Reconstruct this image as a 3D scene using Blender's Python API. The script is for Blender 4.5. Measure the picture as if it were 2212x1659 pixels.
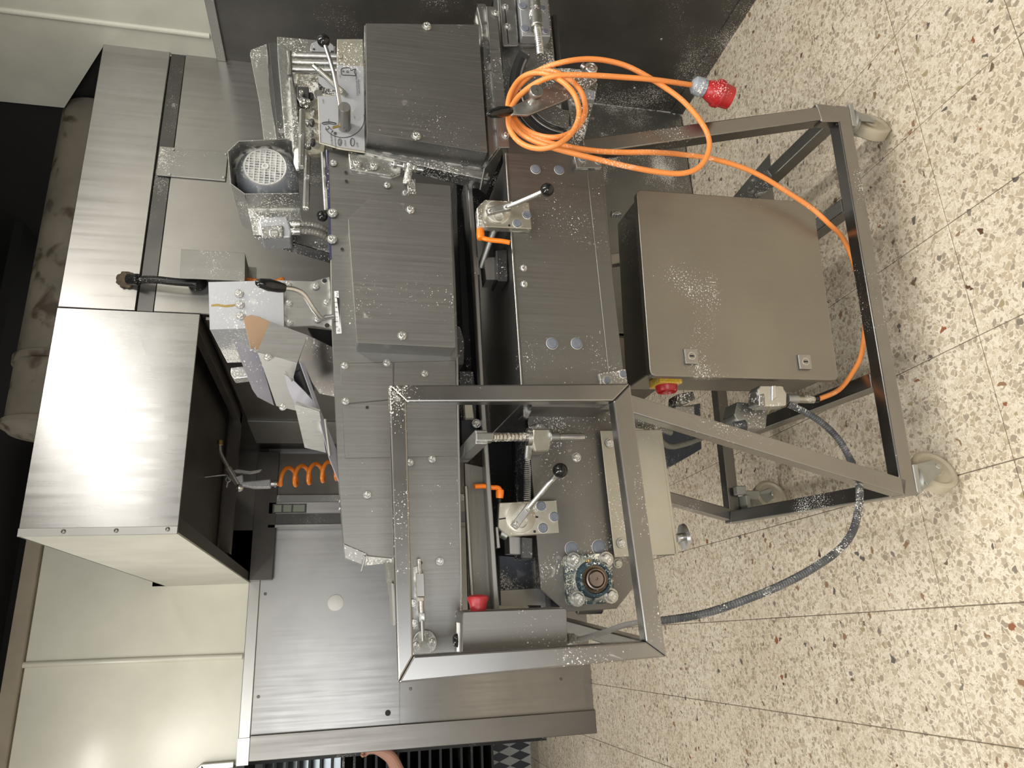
import bpy, bmesh, math, random
from math import sin, cos, pi, radians, tan
from mathutils import Vector, Matrix
random.seed(4)
for o in list(bpy.data.objects): bpy.data.objects.remove(o, do_unlink=True)
S = bpy.context.scene
COL = S.collection

# ------------------------------------------------------------------ camera
W, H, F, HC = 2212, 1659, 1567.68, 1.47
def _R(rx, ry, rz):
    return (Matrix.Rotation(rx, 3, 'X') @ Matrix.Rotation(ry, 3, 'Y') @ Matrix.Rotation(rz, 3, 'Z'))
_M = _R(-0.34571845, -0.21776056, -0.04852293) @ Matrix(((0, 0, 1), (-1, 0, 0), (0, 1, 0)))
def w3(r): return Vector((r[0], r[1], -r[2]))
RX, RY, RZ = w3(_M[0]), w3(_M[1]), w3(_M[2])         # image right, image down, view direction
cam_d = bpy.data.cameras.new('camera'); cam = bpy.data.objects.new('camera', cam_d); COL.objects.link(cam)
cam_d.sensor_fit = 'HORIZONTAL'; cam_d.sensor_width = 36; cam_d.lens = F / W * 36
cam_d.clip_start = 0.02; cam_d.clip_end = 60
m4 = Matrix((RX, -RY, -RZ)).transposed().to_4x4(); m4.translation = (0, 0, HC)
cam.matrix_world = m4; S.camera = cam

# ------------------------------------------------------------------ light
S.view_settings.view_transform = 'Standard'; S.view_settings.look = 'None'
S.view_settings.gamma = 1; S.view_settings.use_curve_mapping = False
S.view_settings.exposure = 0.38
wd = bpy.data.worlds.new('room_ambient'); S.world = wd; wd.use_nodes = True
wd.node_tree.nodes['Background'].inputs[0].default_value = (1.0, 0.975, 0.935, 1)
wd.node_tree.nodes['Background'].inputs[1].default_value = 0.42
def area(name, loc, target, sx, sy, power, col=(1, 0.97, 0.92)):
    l = bpy.data.lights.new(name, 'AREA'); l.shape = 'RECTANGLE'; l.size = sx; l.size_y = sy
    l.energy = power; l.color = col
    o = bpy.data.objects.new(name, l); COL.objects.link(o); o.location = loc
    o.rotation_euler = (Vector(target) - Vector(loc)).to_track_quat('-Z', 'Y').to_euler()
    return o
area('ceiling_light', (1.45, 0.0, 2.98), (1.45, 0.0, 0), 0.3, 2.4, 50)
area('ceiling_light', (-0.85, 0.3, 2.98), (-0.85, 0.3, 0), 0.3, 2.6, 50)
area('ceiling_light', (-1.15, 3.1, 3.07), (-1.15, 3.1, 0), 1.2, 0.25, 24)

area('reflection_fill_light', (-1.55, -2.15, 1.7), (-1.55, 2, 1.7), 1.7, 2.0, 58, (0.94, 0.97, 1.0))  # unseen fill light, added to put bright reflections on the steel

# ------------------------------------------------------------------ projection helpers (pixel of a real plane -> metres)
C0 = Vector((0, 0, HC))
def ray(x, y): return RX * ((x - W / 2) / F) + RY * ((y - H / 2) / F) + RZ
def on_z(x, y, z=0.0):
    r = ray(x, y); return C0 + r * ((z - HC) / r.z)
def on_y(x, y, Y):
    r = ray(x, y); return C0 + r * (Y / r.y)
def on_x(x, y, X):
    r = ray(x, y); return C0 + r * (X / r.x)
YAW = radians(4.2)
EX = Vector((cos(YAW), -sin(YAW), 0)); EY = Vector((sin(YAW), cos(YAW), 0))
_o = on_z(1978, 1070, 0.165); ORG = Vector((_o.x, _o.y, 0))
def mp(x, y, d=0.0):
    """pixel on the machine's vertical plane that stands d metres in front of its base rail -> machine metres"""
    r = ray(x, y); t = ((ORG - C0).dot(EY) - d) / r.dot(EY); v = C0 + r * t - ORG
    return Vector((v.dot(EX), v.dot(EY), v.z))
def px(n, d=0.0, x=1100, y=800):
    """n pixels at that plane, in metres"""
    return (mp(x, y + n / 2, d) - mp(x, y - n / 2, d)).length

# ------------------------------------------------------------------ materials
def nd(nt, t, **k):
    n = nt.nodes.new(t)
    for a, b in k.items():
        if a.startswith('i_'): n.inputs[a[2:].replace('_', ' ')].default_value = b
        else: setattr(n, a, b)
    return n
MATS = {}
def mat(name, col, metal=0.0, rough=0.5, dust=0.0, var=0.06, grain=None, bump=0.0, dustcol=(0.78, 0.76, 0.71), stain=None, spec=0.5, aniso=0.0, mask=4.0):
    if name in MATS: return MATS[name]
    m = bpy.data.materials.new(name); m.use_nodes = True; nt = m.node_tree; L = nt.links
    p = nt.nodes['Principled BSDF']
    tc = nd(nt, 'ShaderNodeTexCoord'); co = tc.outputs['Object']
    base = (*col, 1)
    p.inputs['Specular IOR Level'].default_value = spec
    n1 = nd(nt, 'ShaderNodeTexNoise'); n1.inputs['Scale'].default_value = 5; n1.inputs['Detail'].default_value = 6
    L.new(co, n1.inputs['Vector'])
    r1 = nd(nt, 'ShaderNodeValToRGB')
    lo = tuple(max(0, c * (1 - var * 2.2)) for c in col); hi = tuple(min(1, c * (1 + var * 2.2)) for c in col)
    r1.color_ramp.elements[0].position = .3; r1.color_ramp.elements[1].position = .7
    r1.color_ramp.elements[0].color = (*lo, 1); r1.color_ramp.elements[1].color = (*hi, 1)
    L.new(n1.outputs['Fac'], r1.inputs['Fac'])
    cur = r1.outputs['Color']
    rr = None
    if grain:
        mp_ = nd(nt, 'ShaderNodeMapping'); mp_.inputs['Scale'].default_value = grain
        L.new(co, mp_.inputs['Vector'])
        n2 = nd(nt, 'ShaderNodeTexNoise'); n2.inputs['Scale'].default_value = 1; n2.inputs['Detail'].default_value = 4
        L.new(mp_.outputs[0], n2.inputs['Vector'])
        mr = nd(nt, 'ShaderNodeMapRange'); mr.inputs['To Min'].default_value = max(.05, rough - .09); mr.inputs['To Max'].default_value = rough + .11
        L.new(n2.outputs['Fac'], mr.inputs['Value']); rr = mr.outputs[0]
        bp = nd(nt, 'ShaderNodeBump'); bp.inputs['Strength'].default_value = 0.02 if aniso else 0.05; bp.inputs['Distance'].default_value = .002
        L.new(n2.outputs['Fac'], bp.inputs['Height']); L.new(bp.outputs[0], p.inputs['Normal'])
    elif bump:
        n2 = nd(nt, 'ShaderNodeTexNoise'); n2.inputs['Scale'].default_value = 120; n2.inputs['Detail'].default_value = 3
        L.new(co, n2.inputs['Vector'])
        bp = nd(nt, 'ShaderNodeBump'); bp.inputs['Strength'].default_value = bump; bp.inputs['Distance'].default_value = .002
        L.new(n2.outputs['Fac'], bp.inputs['Height']); L.new(bp.outputs[0], p.inputs['Normal'])
    if stain:
        n4 = nd(nt, 'ShaderNodeTexNoise'); n4.inputs['Scale'].default_value = 9; n4.inputs['Detail'].default_value = 8; n4.inputs['Distortion'].default_value = .6
        L.new(co, n4.inputs['Vector'])
        r4 = nd(nt, 'ShaderNodeValToRGB'); r4.color_ramp.elements[0].position = .56; r4.color_ramp.elements[1].position = .66
        L.new(n4.outputs['Fac'], r4.inputs['Fac'])
        mx = nd(nt, 'ShaderNodeMix', data_type='RGBA'); mx.inputs['B'].default_value = (*stain, 1)
        L.new(r4.outputs['Color'], mx.inputs['Factor']); L.new(cur, mx.inputs['A']); cur = mx.outputs['Result']
    if dust > 0:
        a = nd(nt, 'ShaderNodeTexNoise'); a.inputs['Scale'].default_value = 260; a.inputs['Detail'].default_value = 2
        b = nd(nt, 'ShaderNodeTexNoise'); b.inputs['Scale'].default_value = mask; b.inputs['Detail'].default_value = 5
        c = nd(nt, 'ShaderNodeTexNoise'); c.inputs['Scale'].default_value = 38; c.inputs['Detail'].default_value = 8; c.inputs['Distortion'].default_value = .8
        for q in (a, b, c): L.new(co, q.inputs['Vector'])
        # specks: fine noise plus mask above a threshold
        s1 = nd(nt, 'ShaderNodeMath', operation='MULTIPLY_ADD'); s1.inputs[1].default_value = 1.1; L.new(b.outputs['Fac'], s1.inputs[0]); L.new(a.outputs['Fac'], s1.inputs[2])
        s2 = nd(nt, 'ShaderNodeMapRange'); s2.inputs['From Min'].default_value = 1.32 - dust * .32; s2.inputs['From Max'].default_value = 1.40 - dust * .30
        L.new(s1.outputs[0], s2.inputs['Value'])
        s3 = nd(nt, 'ShaderNodeMath', operation='MULTIPLY_ADD'); s3.inputs[1].default_value = .8; L.new(b.outputs['Fac'], s3.inputs[0]); L.new(c.outputs['Fac'], s3.inputs[2])
        s4 = nd(nt, 'ShaderNodeMapRange'); s4.inputs['From Min'].default_value = 1.16 - dust * .34; s4.inputs['From Max'].default_value = 1.42 - dust * .30
        s4.inputs['To Max'].default_value = .75
        L.new(s3.outputs[0], s4.inputs['Value'])
        s5 = nd(nt, 'ShaderNodeMath', operation='MAXIMUM'); L.new(s2.outputs[0], s5.inputs[0]); L.new(s4.outputs[0], s5.inputs[1])
        fac = s5.outputs[0]
        if dust >= .4:      # flour caught in corners and round edges
            ao = nd(nt, 'ShaderNodeAmbientOcclusion', samples=6); ao.inputs['Distance'].default_value = .012
            iv = nd(nt, 'ShaderNodeMapRange'); iv.inputs['From Min'].default_value = .93; iv.inputs['From Max'].default_value = .45; L.new(ao.outputs['AO'], iv.inputs['Value'])
            jv = nd(nt, 'ShaderNodeMapRange'); jv.inputs['From Min'].default_value = .40; jv.inputs['From Max'].default_value = .56; L.new(c.outputs['Fac'], jv.inputs['Value'])
            ml = nd(nt, 'ShaderNodeMath', operation='MULTIPLY'); L.new(iv.outputs[0], ml.inputs[0]); L.new(jv.outputs[0], ml.inputs[1])
            mxx = nd(nt, 'ShaderNodeMath', operation='MAXIMUM'); L.new(fac, mxx.inputs[0]); L.new(ml.outputs[0], mxx.inputs[1]); fac = mxx.outputs[0]
        mx = nd(nt, 'ShaderNodeMix', data_type='RGBA'); mx.inputs['B'].default_value = (*dustcol, 1)
        L.new(fac, mx.inputs['Factor']); L.new(cur, mx.inputs['A']); cur = mx.outputs['Result']
        mm = nd(nt, 'ShaderNodeMapRange'); mm.inputs['To Min'].default_value = metal; mm.inputs['To Max'].default_value = 0
        L.new(fac, mm.inputs['Value']); L.new(mm.outputs[0], p.inputs['Metallic'])
        mo = nd(nt, 'ShaderNodeMix'); L.new(fac, mo.inputs['Factor'])
        if rr: L.new(rr, mo.inputs['A'])
        else: mo.inputs['A'].default_value = rough
        mo.inputs['B'].default_value = .85
        L.new(mo.outputs['Result'], p.inputs['Roughness'])
    else:
        p.inputs['Metallic'].default_value = metal
        if rr: L.new(rr, p.inputs['Roughness'])
        else: p.inputs['Roughness'].default_value = rough
    if aniso:
        tg = nd(nt, 'ShaderNodeTangent', direction_type='RADIAL', axis='Z'); L.new(tg.outputs[0], p.inputs['Tangent'])
        p.inputs['Anisotropic'].default_value = abs(aniso); p.inputs['Anisotropic Rotation'].default_value = 0 if aniso > 0 else .25
    L.new(cur, p.inputs['Base Color'])
    MATS[name] = m; return m
GH, GV = (3, 3, 420), (420, 3, 3)
steel = mat('brushed_steel', (.37, .37, .355), 1, .42, .12, .03, (260, 260, 4))
steel_clean = mat('brushed_steel_clean', (.38, .375, .36), 1, .40, .05, .03, (4, 4, 260))
steel_dusty = mat('floured_steel', (.31, .31, .295), 1, .45, .42, .05, (260, 260, 4))
steel_heavy = mat('heavily_floured_steel', (.26, .26, .245), 1, .5, .62, .08, bump=.4)
steel_dark = mat('dark_floured_steel', (.12, .12, .12), 1, .45, .3, .1, bump=.2)
tube_m = mat('tube_steel', (.30, .293, .282), 1, .28, .06, .04, (5, 5, 5))
chrome = mat('chrome', (.62, .62, .62), 1, .26, .0, .02)
zinc = mat('zinc', (.55, .55, .53), 1, .33, .38, .05, bump=.3, mask=30)
galv = mat('galvanised_plate', (.50, .48, .405), 1, .5, .18, .05, (60, 60, 3))
alu = mat('aluminium_plate', (.40, .408, .425), .7, .5, .34, .04, bump=.1)
brassy = mat('yellowed_plate', (.46, .44, .37), 1, .48, .42, .06, bump=.1, mask=12)
black = mat('black_plastic', (.008, .008, .008), 0, .12, .0, .02)
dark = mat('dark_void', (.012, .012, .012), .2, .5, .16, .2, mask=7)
belt = mat('dark_belt_steel', (.05, .052, .06), .6, .35, .2, .2)
orange = mat('orange_plastic', (.80, .19, .012), 0, .25, 0, .02)
cable_o = mat('orange_cable', (.80, .27, .065), 0, .42, .22, .05, mask=9, dustcol=(.85, .55, .38))
coil_o = mat('orange_coil_hose', (.62, .17, .015), 0, .25, 0, .04)
red = mat('red_plastic', (.42, .018, .02), 0, .33, .25, .05, mask=14, dustcol=(.75, .5, .48))
red2 = mat('red_button', (.33, .015, .022), 0, .4, .1, .05)
yellow = mat('yellow_plastic', (.62, .38, .02), 0, .4, .2, .05)
greyp = mat('grey_plastic', (.30, .33, .37), 0, .45, .25, .05, mask=20)
capm = mat('blue_grey_cap', (.14, .155, .185), 0, .45, .1, .05, mask=25)
bluep = mat('blue_green_cast', (.022, .048, .058), .2, .45, .72, .1, mask=18, dustcol=(.75, .72, .6), bump=.4)
motorp = mat('motor_paint', (.23, .25, .28), .1, .45, .66, .1, mask=7)
grillw = mat('floured_grille', (.55, .55, .53), .0, .7, 0, .1)
hose = mat('dark_corrugated_hose', (.05, .053, .058), 0, .5, .42, .1, mask=14)
hose_g = mat('grey_sheath', (.22, .22, .22), 0, .7, .35, .1)
sheath = mat('brown_grey_hose', (.15, .14, .12), 0, .6, .25, .1)
nylon = mat('worn_white_nylon', (.50, .44, .33), 0, .45, 0, .12, stain=(.42, .32, .18))
bracketm = mat('castor_zinc', (.42, .43, .40), .7, .5, .15, .1)
stickerm = mat('blue_grey_sticker', (.30, .305, .315), 0, .45, .34, .03)
ink = mat('black_ink', (.01, .01, .012), 0, .6)
paper = mat('white_label', (.78, .78, .76), 0, .6, .1, .03)
plexi = mat('brown_acrylic', (.30, .20, .125), 0, .2, .15, .05, mask=10)
plexi_c = mat('violet_acrylic', (.20, .195, .22), 0, .38, .3, .15)
wall_steel = mat('wall_steel', (.34, .33, .315), 1, .30, 0, .03, (60, 60, 2), aniso=.8)
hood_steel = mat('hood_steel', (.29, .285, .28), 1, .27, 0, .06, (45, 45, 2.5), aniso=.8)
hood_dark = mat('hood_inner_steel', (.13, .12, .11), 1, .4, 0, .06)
wall_dark = mat('side_wall_steel', (.15, .147, .143), 1, .5, .14, .08, bump=.05, mask=2.5)
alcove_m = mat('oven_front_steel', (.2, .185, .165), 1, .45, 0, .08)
cream = mat('cream_panel', (.76, .745, .63), 0, .2, 0, .02)
cream_s = mat('cream_enamel', (.58, .575, .50), 0, .4, 0, .04)
trimm = mat('aluminium_trim', (.42, .41, .39), 1, .35, 0, .03)
woodtrim = mat('beige_trim', (.42, .36, .27), 0, .5, 0, .06)
rust = mat('rusty_duct_paint', (.15, .13, .10), .1, .7, 0, .12, stain=(.055, .04, .025), bump=.3)
gasp = mat('black_pipe', (.02, .02, .02), .5, .4, .05, .1)
voidm = mat('dark_ceiling', (.012, .011, .01), 0, .9)
foam = mat('brown_foam', (.10, .075, .05), 0, .95, 0, .4, bump=1)
skin = mat('skin', (.55, .30, .22), 0, .5)
tan_w = mat('worn_brass', (.42, .3, .12), 1, .35)
mortar = mat('floor_grout', (.22, .19, .155), 0, .9)

def terrazzo():
    m = bpy.data.materials.new('terrazzo'); m.use_nodes = True; nt = m.node_tree; L = nt.links
    p = nt.nodes['Principled BSDF']; g = nd(nt, 'ShaderNodeNewGeometry'); pos = g.outputs['Position']
    nz = nd(nt, 'ShaderNodeTexNoise'); nz.inputs['Scale'].default_value = 45; nz.inputs['Detail'].default_value = 2
    L.new(pos, nz.inputs['Vector'])
    ad = nd(nt, 'ShaderNodeMix', data_type='VECTOR'); ad.inputs['Factor'].default_value = .018
    L.new(pos, ad.inputs['A']); L.new(nz.outputs['Color'], ad.inputs['B'])
    vec = ad.outputs['Result']
    def vor(sc, feat):
        v = nd(nt, 'ShaderNodeTexVoronoi', feature=feat); v.inputs['Scale'].default_value = sc; L.new(vec, v.inputs['Vector']); return v
    def chips(sc, thr, w):
        e = vor(sc, 'DISTANCE_TO_EDGE'); c = vor(sc, 'F1')
        sp = nd(nt, 'ShaderNodeSeparateColor'); L.new(c.outputs['Color'], sp.inputs[0])
        a = nd(nt, 'ShaderNodeMapRange'); a.inputs['From Min'].default_value = w; a.inputs['From Max'].default_value = w + .05; L.new(e.outputs['Distance'], a.inputs['Value'])
        b = nd(nt, 'ShaderNodeMath', operation='GREATER_THAN'); b.inputs[1].default_value = thr; L.new(sp.outputs[0], b.inputs[0])
        k = nd(nt, 'ShaderNodeMath', operation='MULTIPLY'); L.new(a.outputs[0], k.inputs[0]); L.new(b.outputs[0], k.inputs[1])
        return k.outputs[0], sp
    cur = None
    base = nd(nt, 'ShaderNodeRGB'); base.outputs[0].default_value = (.82, .755, .64, 1); cur = base.outputs[0]
    def layer(sc, thr, w, cols, cur):
        f, sp = chips(sc, thr, w)
        r = nd(nt, 'ShaderNodeValToRGB'); r.color_ramp.interpolation = 'CONSTANT'
        els = r.color_ramp.elements
        for i, c in enumerate(cols):
            if i < 2: e = els[i]; e.position = i / len(cols)
            else: e = els.new(i / len(cols))
            e.color = (*c, 1)
        L.new(sp.outputs[1], r.inputs['Fac'])
        mx = nd(nt, 'ShaderNodeMix', data_type='RGBA'); L.new(f, mx.inputs['Factor']); L.new(cur, mx.inputs['A']); L.new(r.outputs['Color'], mx.inputs['B'])
        return mx.outputs['Result']
    cur = layer(230, .15, .06, [(.66, .58, .46), (.74, .66, .53), (.56, .48, .37), (.78, .71, .58), (.68, .6, .47)], cur)
    cur = layer(104, .16, .06, [(.66, .575, .44), (.60, .515, .385), (.70, .62, .49), (.44, .37, .28), (.76, .69, .56), (.64, .56, .43), (.52, .44, .33)], cur)
    cur = layer(72, .62, .07, [(.44, .37, .27), (.54, .45, .33), (.38, .32, .25), (.60, .52, .39), (.48, .40, .30)], cur)
    cur = layer(52, .965, .14, [(.17, .12, .085), (.24, .21, .17), (.30, .19, .11), (.14, .125, .11), (.40, .33, .2)], cur)
    cur = layer(44, .992, .18, [(.12, .05, .03), (.30, .12, .06), (.12, .06, .04)], cur)
    # dull wear marks
    n = nd(nt, 'ShaderNodeTexNoise'); n.inputs['Scale'].default_value = 2.2; n.inputs['Detail'].default_value = 6; L.new(pos, n.inputs['Vector'])
    r = nd(nt, 'ShaderNodeValToRGB'); r.color_ramp.elements[0].position = .3; r.color_ramp.elements[1].position = .7
    r.color_ramp.elements[0].color = (.86, .83, .79, 1); r.color_ramp.elements[1].color = (1, 1, 1, 1)
    L.new(n.outputs['Fac'], r.inputs['Fac'])
    mu = nd(nt, 'ShaderNodeMix', data_type='RGBA', blend_type='MULTIPLY'); mu.inputs['Factor'].default_value = 1
    L.new(cur, mu.inputs['A']); L.new(r.outputs['Color'], mu.inputs['B'])
    L.new(mu.outputs['Result'], p.inputs['Base Color'])
    p.inputs['Roughness'].default_value = .55; p.inputs['Specular IOR Level'].default_value = .35
    return m
terr = terrazzo()
def checker():
    m = bpy.data.materials.new('diamond_pattern_tile'); m.use_nodes = True; nt = m.node_tree
    p = nt.nodes['Principled BSDF']; tc = nd(nt, 'ShaderNodeTexCoord')
    mp_ = nd(nt, 'ShaderNodeMapping'); mp_.inputs['Rotation'].default_value = (0, radians(45), 0); mp_.inputs['Scale'].default_value = (1, 1, 1)
    m2 = nd(nt, 'ShaderNodeMapping'); m2.inputs['Scale'].default_value = (1.5, 1, .6); nt.links.new(tc.outputs['Object'], m2.inputs['Vector'])
    ck = nd(nt, 'ShaderNodeTexChecker'); ck.inputs['Scale'].default_value = 14
    ck.inputs['Color1'].default_value = (.45, .45, .43, 1); ck.inputs['Color2'].default_value = (.03, .035, .045, 1)
    nt.links.new(m2.outputs[0], mp_.inputs['Vector']); nt.links.new(mp_.outputs[0], ck.inputs['Vector']); nt.links.new(ck.outputs[0], p.inputs['Base Color'])
    return m

# ------------------------------------------------------------------ object helpers
def link(name, me, m, parent=None):
    o = bpy.data.objects.new(name, me); COL.objects.link(o)
    if m: me.materials.append(m)
    if parent: o.parent = parent
    return o
def bm_obj(name, bm, m, parent=None, smooth=False, sharp=40):
    me = bpy.data.meshes.new(name)
    bmesh.ops.recalc_face_normals(bm, faces=bm.faces[:])
    if smooth:
        for f in bm.faces: f.smooth = True
        for e in bm.edges:
            if len(e.link_faces) == 2 and e.calc_face_angle(0) > radians(sharp): e.smooth = False
    bm.to_mesh(me); bm.free()
    return link(name, me, m, parent)
def thing(name, label, cat, loc=(0, 0, 0), rz=0, group=None):
    o = bpy.data.objects.new(name, None); COL.objects.link(o); o.location = loc; o.rotation_euler = (0, 0, rz)
    o.empty_display_size = .1
    o['label'] = label; o['category'] = cat
    if group: o['group'] = group
    return o
def tag(o, label=None, cat=None, group=None, kind=None):
    if label: o['label'] = label
    if cat: o['category'] = cat
    if group: o['group'] = group
    if kind: o['kind'] = kind
    return o
def prism(name, pts, off, m, parent=None, bev=0.0, seg=1, lab=None):
    """polygon (list of points) extruded by the vector off"""
    bm = bmesh.new(); off = Vector(off)
    a = [bm.verts.new(p) for p in pts]; b = [bm.verts.new(Vector(p) + off) for p in pts]
    bm.faces.new(a); bm.faces.new(list(reversed(b))); n = len(pts)
    for i in range(n): bm.faces.new((a[i], b[i], b[(i + 1) % n], a[(i + 1) % n]))
    bmesh.ops.recalc_face_normals(bm, faces=bm.faces[:])
    if bev: bmesh.ops.bevel(bm, geom=bm.edges[:] + bm.verts[:], offset=bev, segments=seg, profile=.5, affect='EDGES', clamp_overlap=True)
    o = bm_obj(name, bm, m, parent, smooth=False)
    if lab: o['label'] = lab
    return o
def plate(name, pxs, d, th, m, parent=None, bev=0.0012, seg=1, lab=None):
    return prism(name, [mp(x, y, d) for x, y in pxs], (0, th, 0), m, parent, bev, seg, lab)
def sheet(name, pts, m, parent=None, th=.002, bev=0, lab=None, flat=True):
    """bent sheet facet through 3-D points"""
    # flatten the facet: slide every corner along the sight line onto the plane of three of its corners
    k = len(pts); i3 = (k * 2) // 3; o_ = C0 - ORG; e_ = Vector((o_.dot(EX), o_.dot(EY), o_.z))
    n = (pts[k // 3] - pts[0]).cross(pts[i3] - pts[0]).normalized(); cen = sum(pts, Vector()) / k
    if k > 3 and flat and abs(n.dot((cen - e_).normalized())) > .12:
        pts = [e_ + (p - e_) * ((pts[0] - e_).dot(n) / (p - e_).dot(n)) for p in pts]
    n = n * th
    return prism(name, pts, n, m, parent, bev, 1, lab)
def P3(*l): return [mp(x, y, d) for x, y, d in l]
def round_poly(pts, r, n=4):
    out = []
    k = len(pts)
    for i in range(k):
        p, a, b = Vector(pts[i]), Vector(pts[i - 1]), Vector(pts[(i + 1) % k])
        u, v = (a - p), (b - p); rr = min(r, u.length * .45, v.length * .45)
        p0, p1 = p + u.normalized() * rr, p + v.normalized() * rr
        for j in range(n + 1):
            t = j / n; out.append(((1 - t) ** 2) * p0 + 2 * t * (1 - t) * p + t * t * p1)
    return out
def box(name, lo, hi, m, parent=None, bev=0.0, seg=1, lab=None):
    pts = [(lo[0], lo[1], lo[2]), (hi[0], lo[1], lo[2]), (hi[0], lo[1], hi[2]), (lo[0], lo[1], hi[2])]
    return prism(name, pts, (0, hi[1] - lo[1], 0), m, parent, bev, seg, lab)
def lathe(name, p0, axis, prof, m, parent=None, seg=20, cap=True, lab=None, sharp=40):
    """profile [(distance along axis, radius)] round the axis"""
    ax = Vector(axis).normalized(); p0 = Vector(p0)
    u = ax.orthogonal().normalized(); v = ax.cross(u)
    bm = bmesh.new(); rings = []
    for t, r in prof:
        if r < 1e-6: rings.append([bm.verts.new(p0 + ax * t)])
        else: rings.append([bm.verts.new(p0 + ax * t + (u * cos(2 * pi * k / seg) + v * sin(2 * pi * k / seg)) * r) for k in range(seg)])
    for a, b in zip(rings, rings[1:]):
        for k in range(seg):
            q = (k + 1) % seg
            if len(a) == 1 and len(b) == 1: continue
            if len(a) == 1: bm.faces.new((a[0], b[k], b[q]))
            elif len(b) == 1: bm.faces.new((a[k], a[q], b[0]))
            else: bm.faces.new((a[k], a[q], b[q], b[k]))
    if cap:
        for r in (rings[0], rings[-1]):
            if len(r) > 1: bm.faces.new(r)
    o = bm_obj(name, bm, m, parent, True, sharp)
    if lab: o['label'] = lab
    return o
def rod(name, p0, p1, r, m, parent=None, seg=14, r1=None, lab=None):
    d = Vector(p1) - Vector(p0); c = min(.15 * r, d.length * .1)
    r1 = r1 or r
    return lathe(name, p0, d, [(0, r - c), (c, r), (d.length - c, r1), (d.length, r1 - c)], m, parent, seg, lab=lab)
def ball(name, c, r, m, parent=None, axis=(0, 0, 1), sx=1.0, seg=24):
    prof = [(-r * sx * cos(pi * i / 14), r * sin(pi * i / 14)) for i in range(15)]
    return lathe(name, c, axis, prof, m, parent, seg, cap=False, sharp=80)
def tube(name, pts, r, m, parent=None, seg=10, samp=6, corr=0.0, pitch=.004, closed=False, lab=None, square=False, kind=None):
    pts = [Vector(p) for p in pts]
    def cr(a, b, c, d, t): return .5 * ((2 * b) + (c - a) * t + (2 * a - 5 * b + 4 * c - d) * t * t + (3 * b - a - 3 * c + d) * t ** 3)
    path = []
    n = len(pts)
    for i in range(n - 1):
        a = pts[max(i - 1, 0)]; b = pts[i]; c = pts[i + 1]; d = pts[min(i + 2, n - 1)]
        k = samp if not corr else max(2, int((c - b).length / (pitch / 2)))
        for j in range(k): path.append(cr(a, b, c, d, j / k))
    path.append(pts[-1])
    bm = bmesh.new(); prev = None; rings = []
    t0 = (path[1] - path[0]).normalized(); u = t0.orthogonal().normalized()
    for i, p in enumerate(path):
        t = (path[min(i + 1, len(path) - 1)] - path[max(i - 1, 0)]).normalized()
        u = (u - t * u.dot(t)).normalized(); v = t.cross(u)
        rr = r * (1 + (corr if i % 2 else 0))
        rings.append([bm.verts.new(p + (u * cos(2 * pi * k / seg) + v * sin(2 * pi * k / seg)) * rr) for k in range(seg)])
    for a, b in zip(rings, rings[1:]):
        for k in range(seg):
            q = (k + 1) % seg; bm.faces.new((a[k], a[q], b[q], b[k]))
    bm.faces.new(rings[0]); bm.faces.new(rings[-1])
    o = bm_obj(name, bm, m, parent, True, 60 if not corr else 20)
    if lab: o['label'] = lab
    return o
def sq(name, p0, p1, w, h, m, parent=None, up=(0, 1, 0), bev=.003, lab=None):
    """rectangular tube from p0 to p1; h is measured along 'up'"""
    p0, p1 = Vector(p0), Vector(p1); t = (p1 - p0).normalized(); upv = Vector(up)
    s = t.cross(upv).normalized(); n = s.cross(t).normalized()
    q = [p0 + s * (w / 2) * a + n * (h / 2) * b for a, b in ((-1, -1), (1, -1), (1, 1), (-1, 1))]
    return prism(name, q, p1 - p0, m, parent, bev, 2, lab)
_bolt = {}
def bolt(x, y, d, r, m=None, parent=None, name='bolt', h=None, c=None):
    """hexagon head with flange; its mesh is shared by alike bolts"""
    m = m or zinc; c = c or mp(x, y, d); h = h or r * .75
    key = (round(r, 4), m.name)
    if key not in _bolt:
        bm = bmesh.new()
        def ring(n, rr, yy, ph=0): return [bm.verts.new((cos(2 * pi * k / n + ph) * rr, yy, sin(2 * pi * k / n + ph) * rr)) for k in range(n)]
        f0, f1 = ring(12, r * 1.35, 0), ring(12, r * 1.3, -h * .3)
        g0, g1, g2 = ring(6, r, -h * .3), ring(6, r, -h * .95), ring(6, r * .82, -h * 1.15)
        for a, b in ((f0, f1), (g0, g1), (g1, g2)):
            n = len(a)
            for k in range(n): bm.faces.new((a[k], a[(k + 1) % n], b[(k + 1) % n], b[k]))
        bm.faces.new(f1); bm.faces.new(g2)
        bmesh.ops.recalc_face_normals(bm, faces=bm.faces[:])
        me = bpy.data.meshes.new('bolt'); bm.to_mesh(me); bm.free(); me.materials.append(m); me.materials.append(bpy.data.materials.get('heavily_floured_steel')); _bolt[key] = me
        for f in me.polygons:
            if f.center.y > -h * .31 and f.normal.y > -.9: f.material_index = 1
    o = bpy.data.objects.new(name, _bolt[key]); COL.objects.link(o); o.location = c; o.parent = parent
    return o
_cap = {}
flourm = mat('flour', (.72, .70, .65), 0, .9, 0, .1, bump=.6)
def cap(x, y, d, r, m=None, parent=None, name='cap_plug'):
    m = m or capm; key = (round(r, 4), m.name)
    if key not in _cap:
        o = lathe(name, (0, 0, 0), (0, -1, 0), [(0, r * 1.2), (.0012, r * 1.15), (.0013, r), (.003, r), (.004, r * .86), (.0036, r * .4), (.004, 0)], m, parent, 22)
        o.data.materials.append(flourm)
        for f in o.data.polygons:
            if f.center.y > -.00125: f.material_index = 1
        _cap[key] = o.data
    else:
        o = bpy.data.objects.new(name, _cap[key]); COL.objects.link(o); o.parent = parent
    o.location = mp(x, y, d); return o
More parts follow.
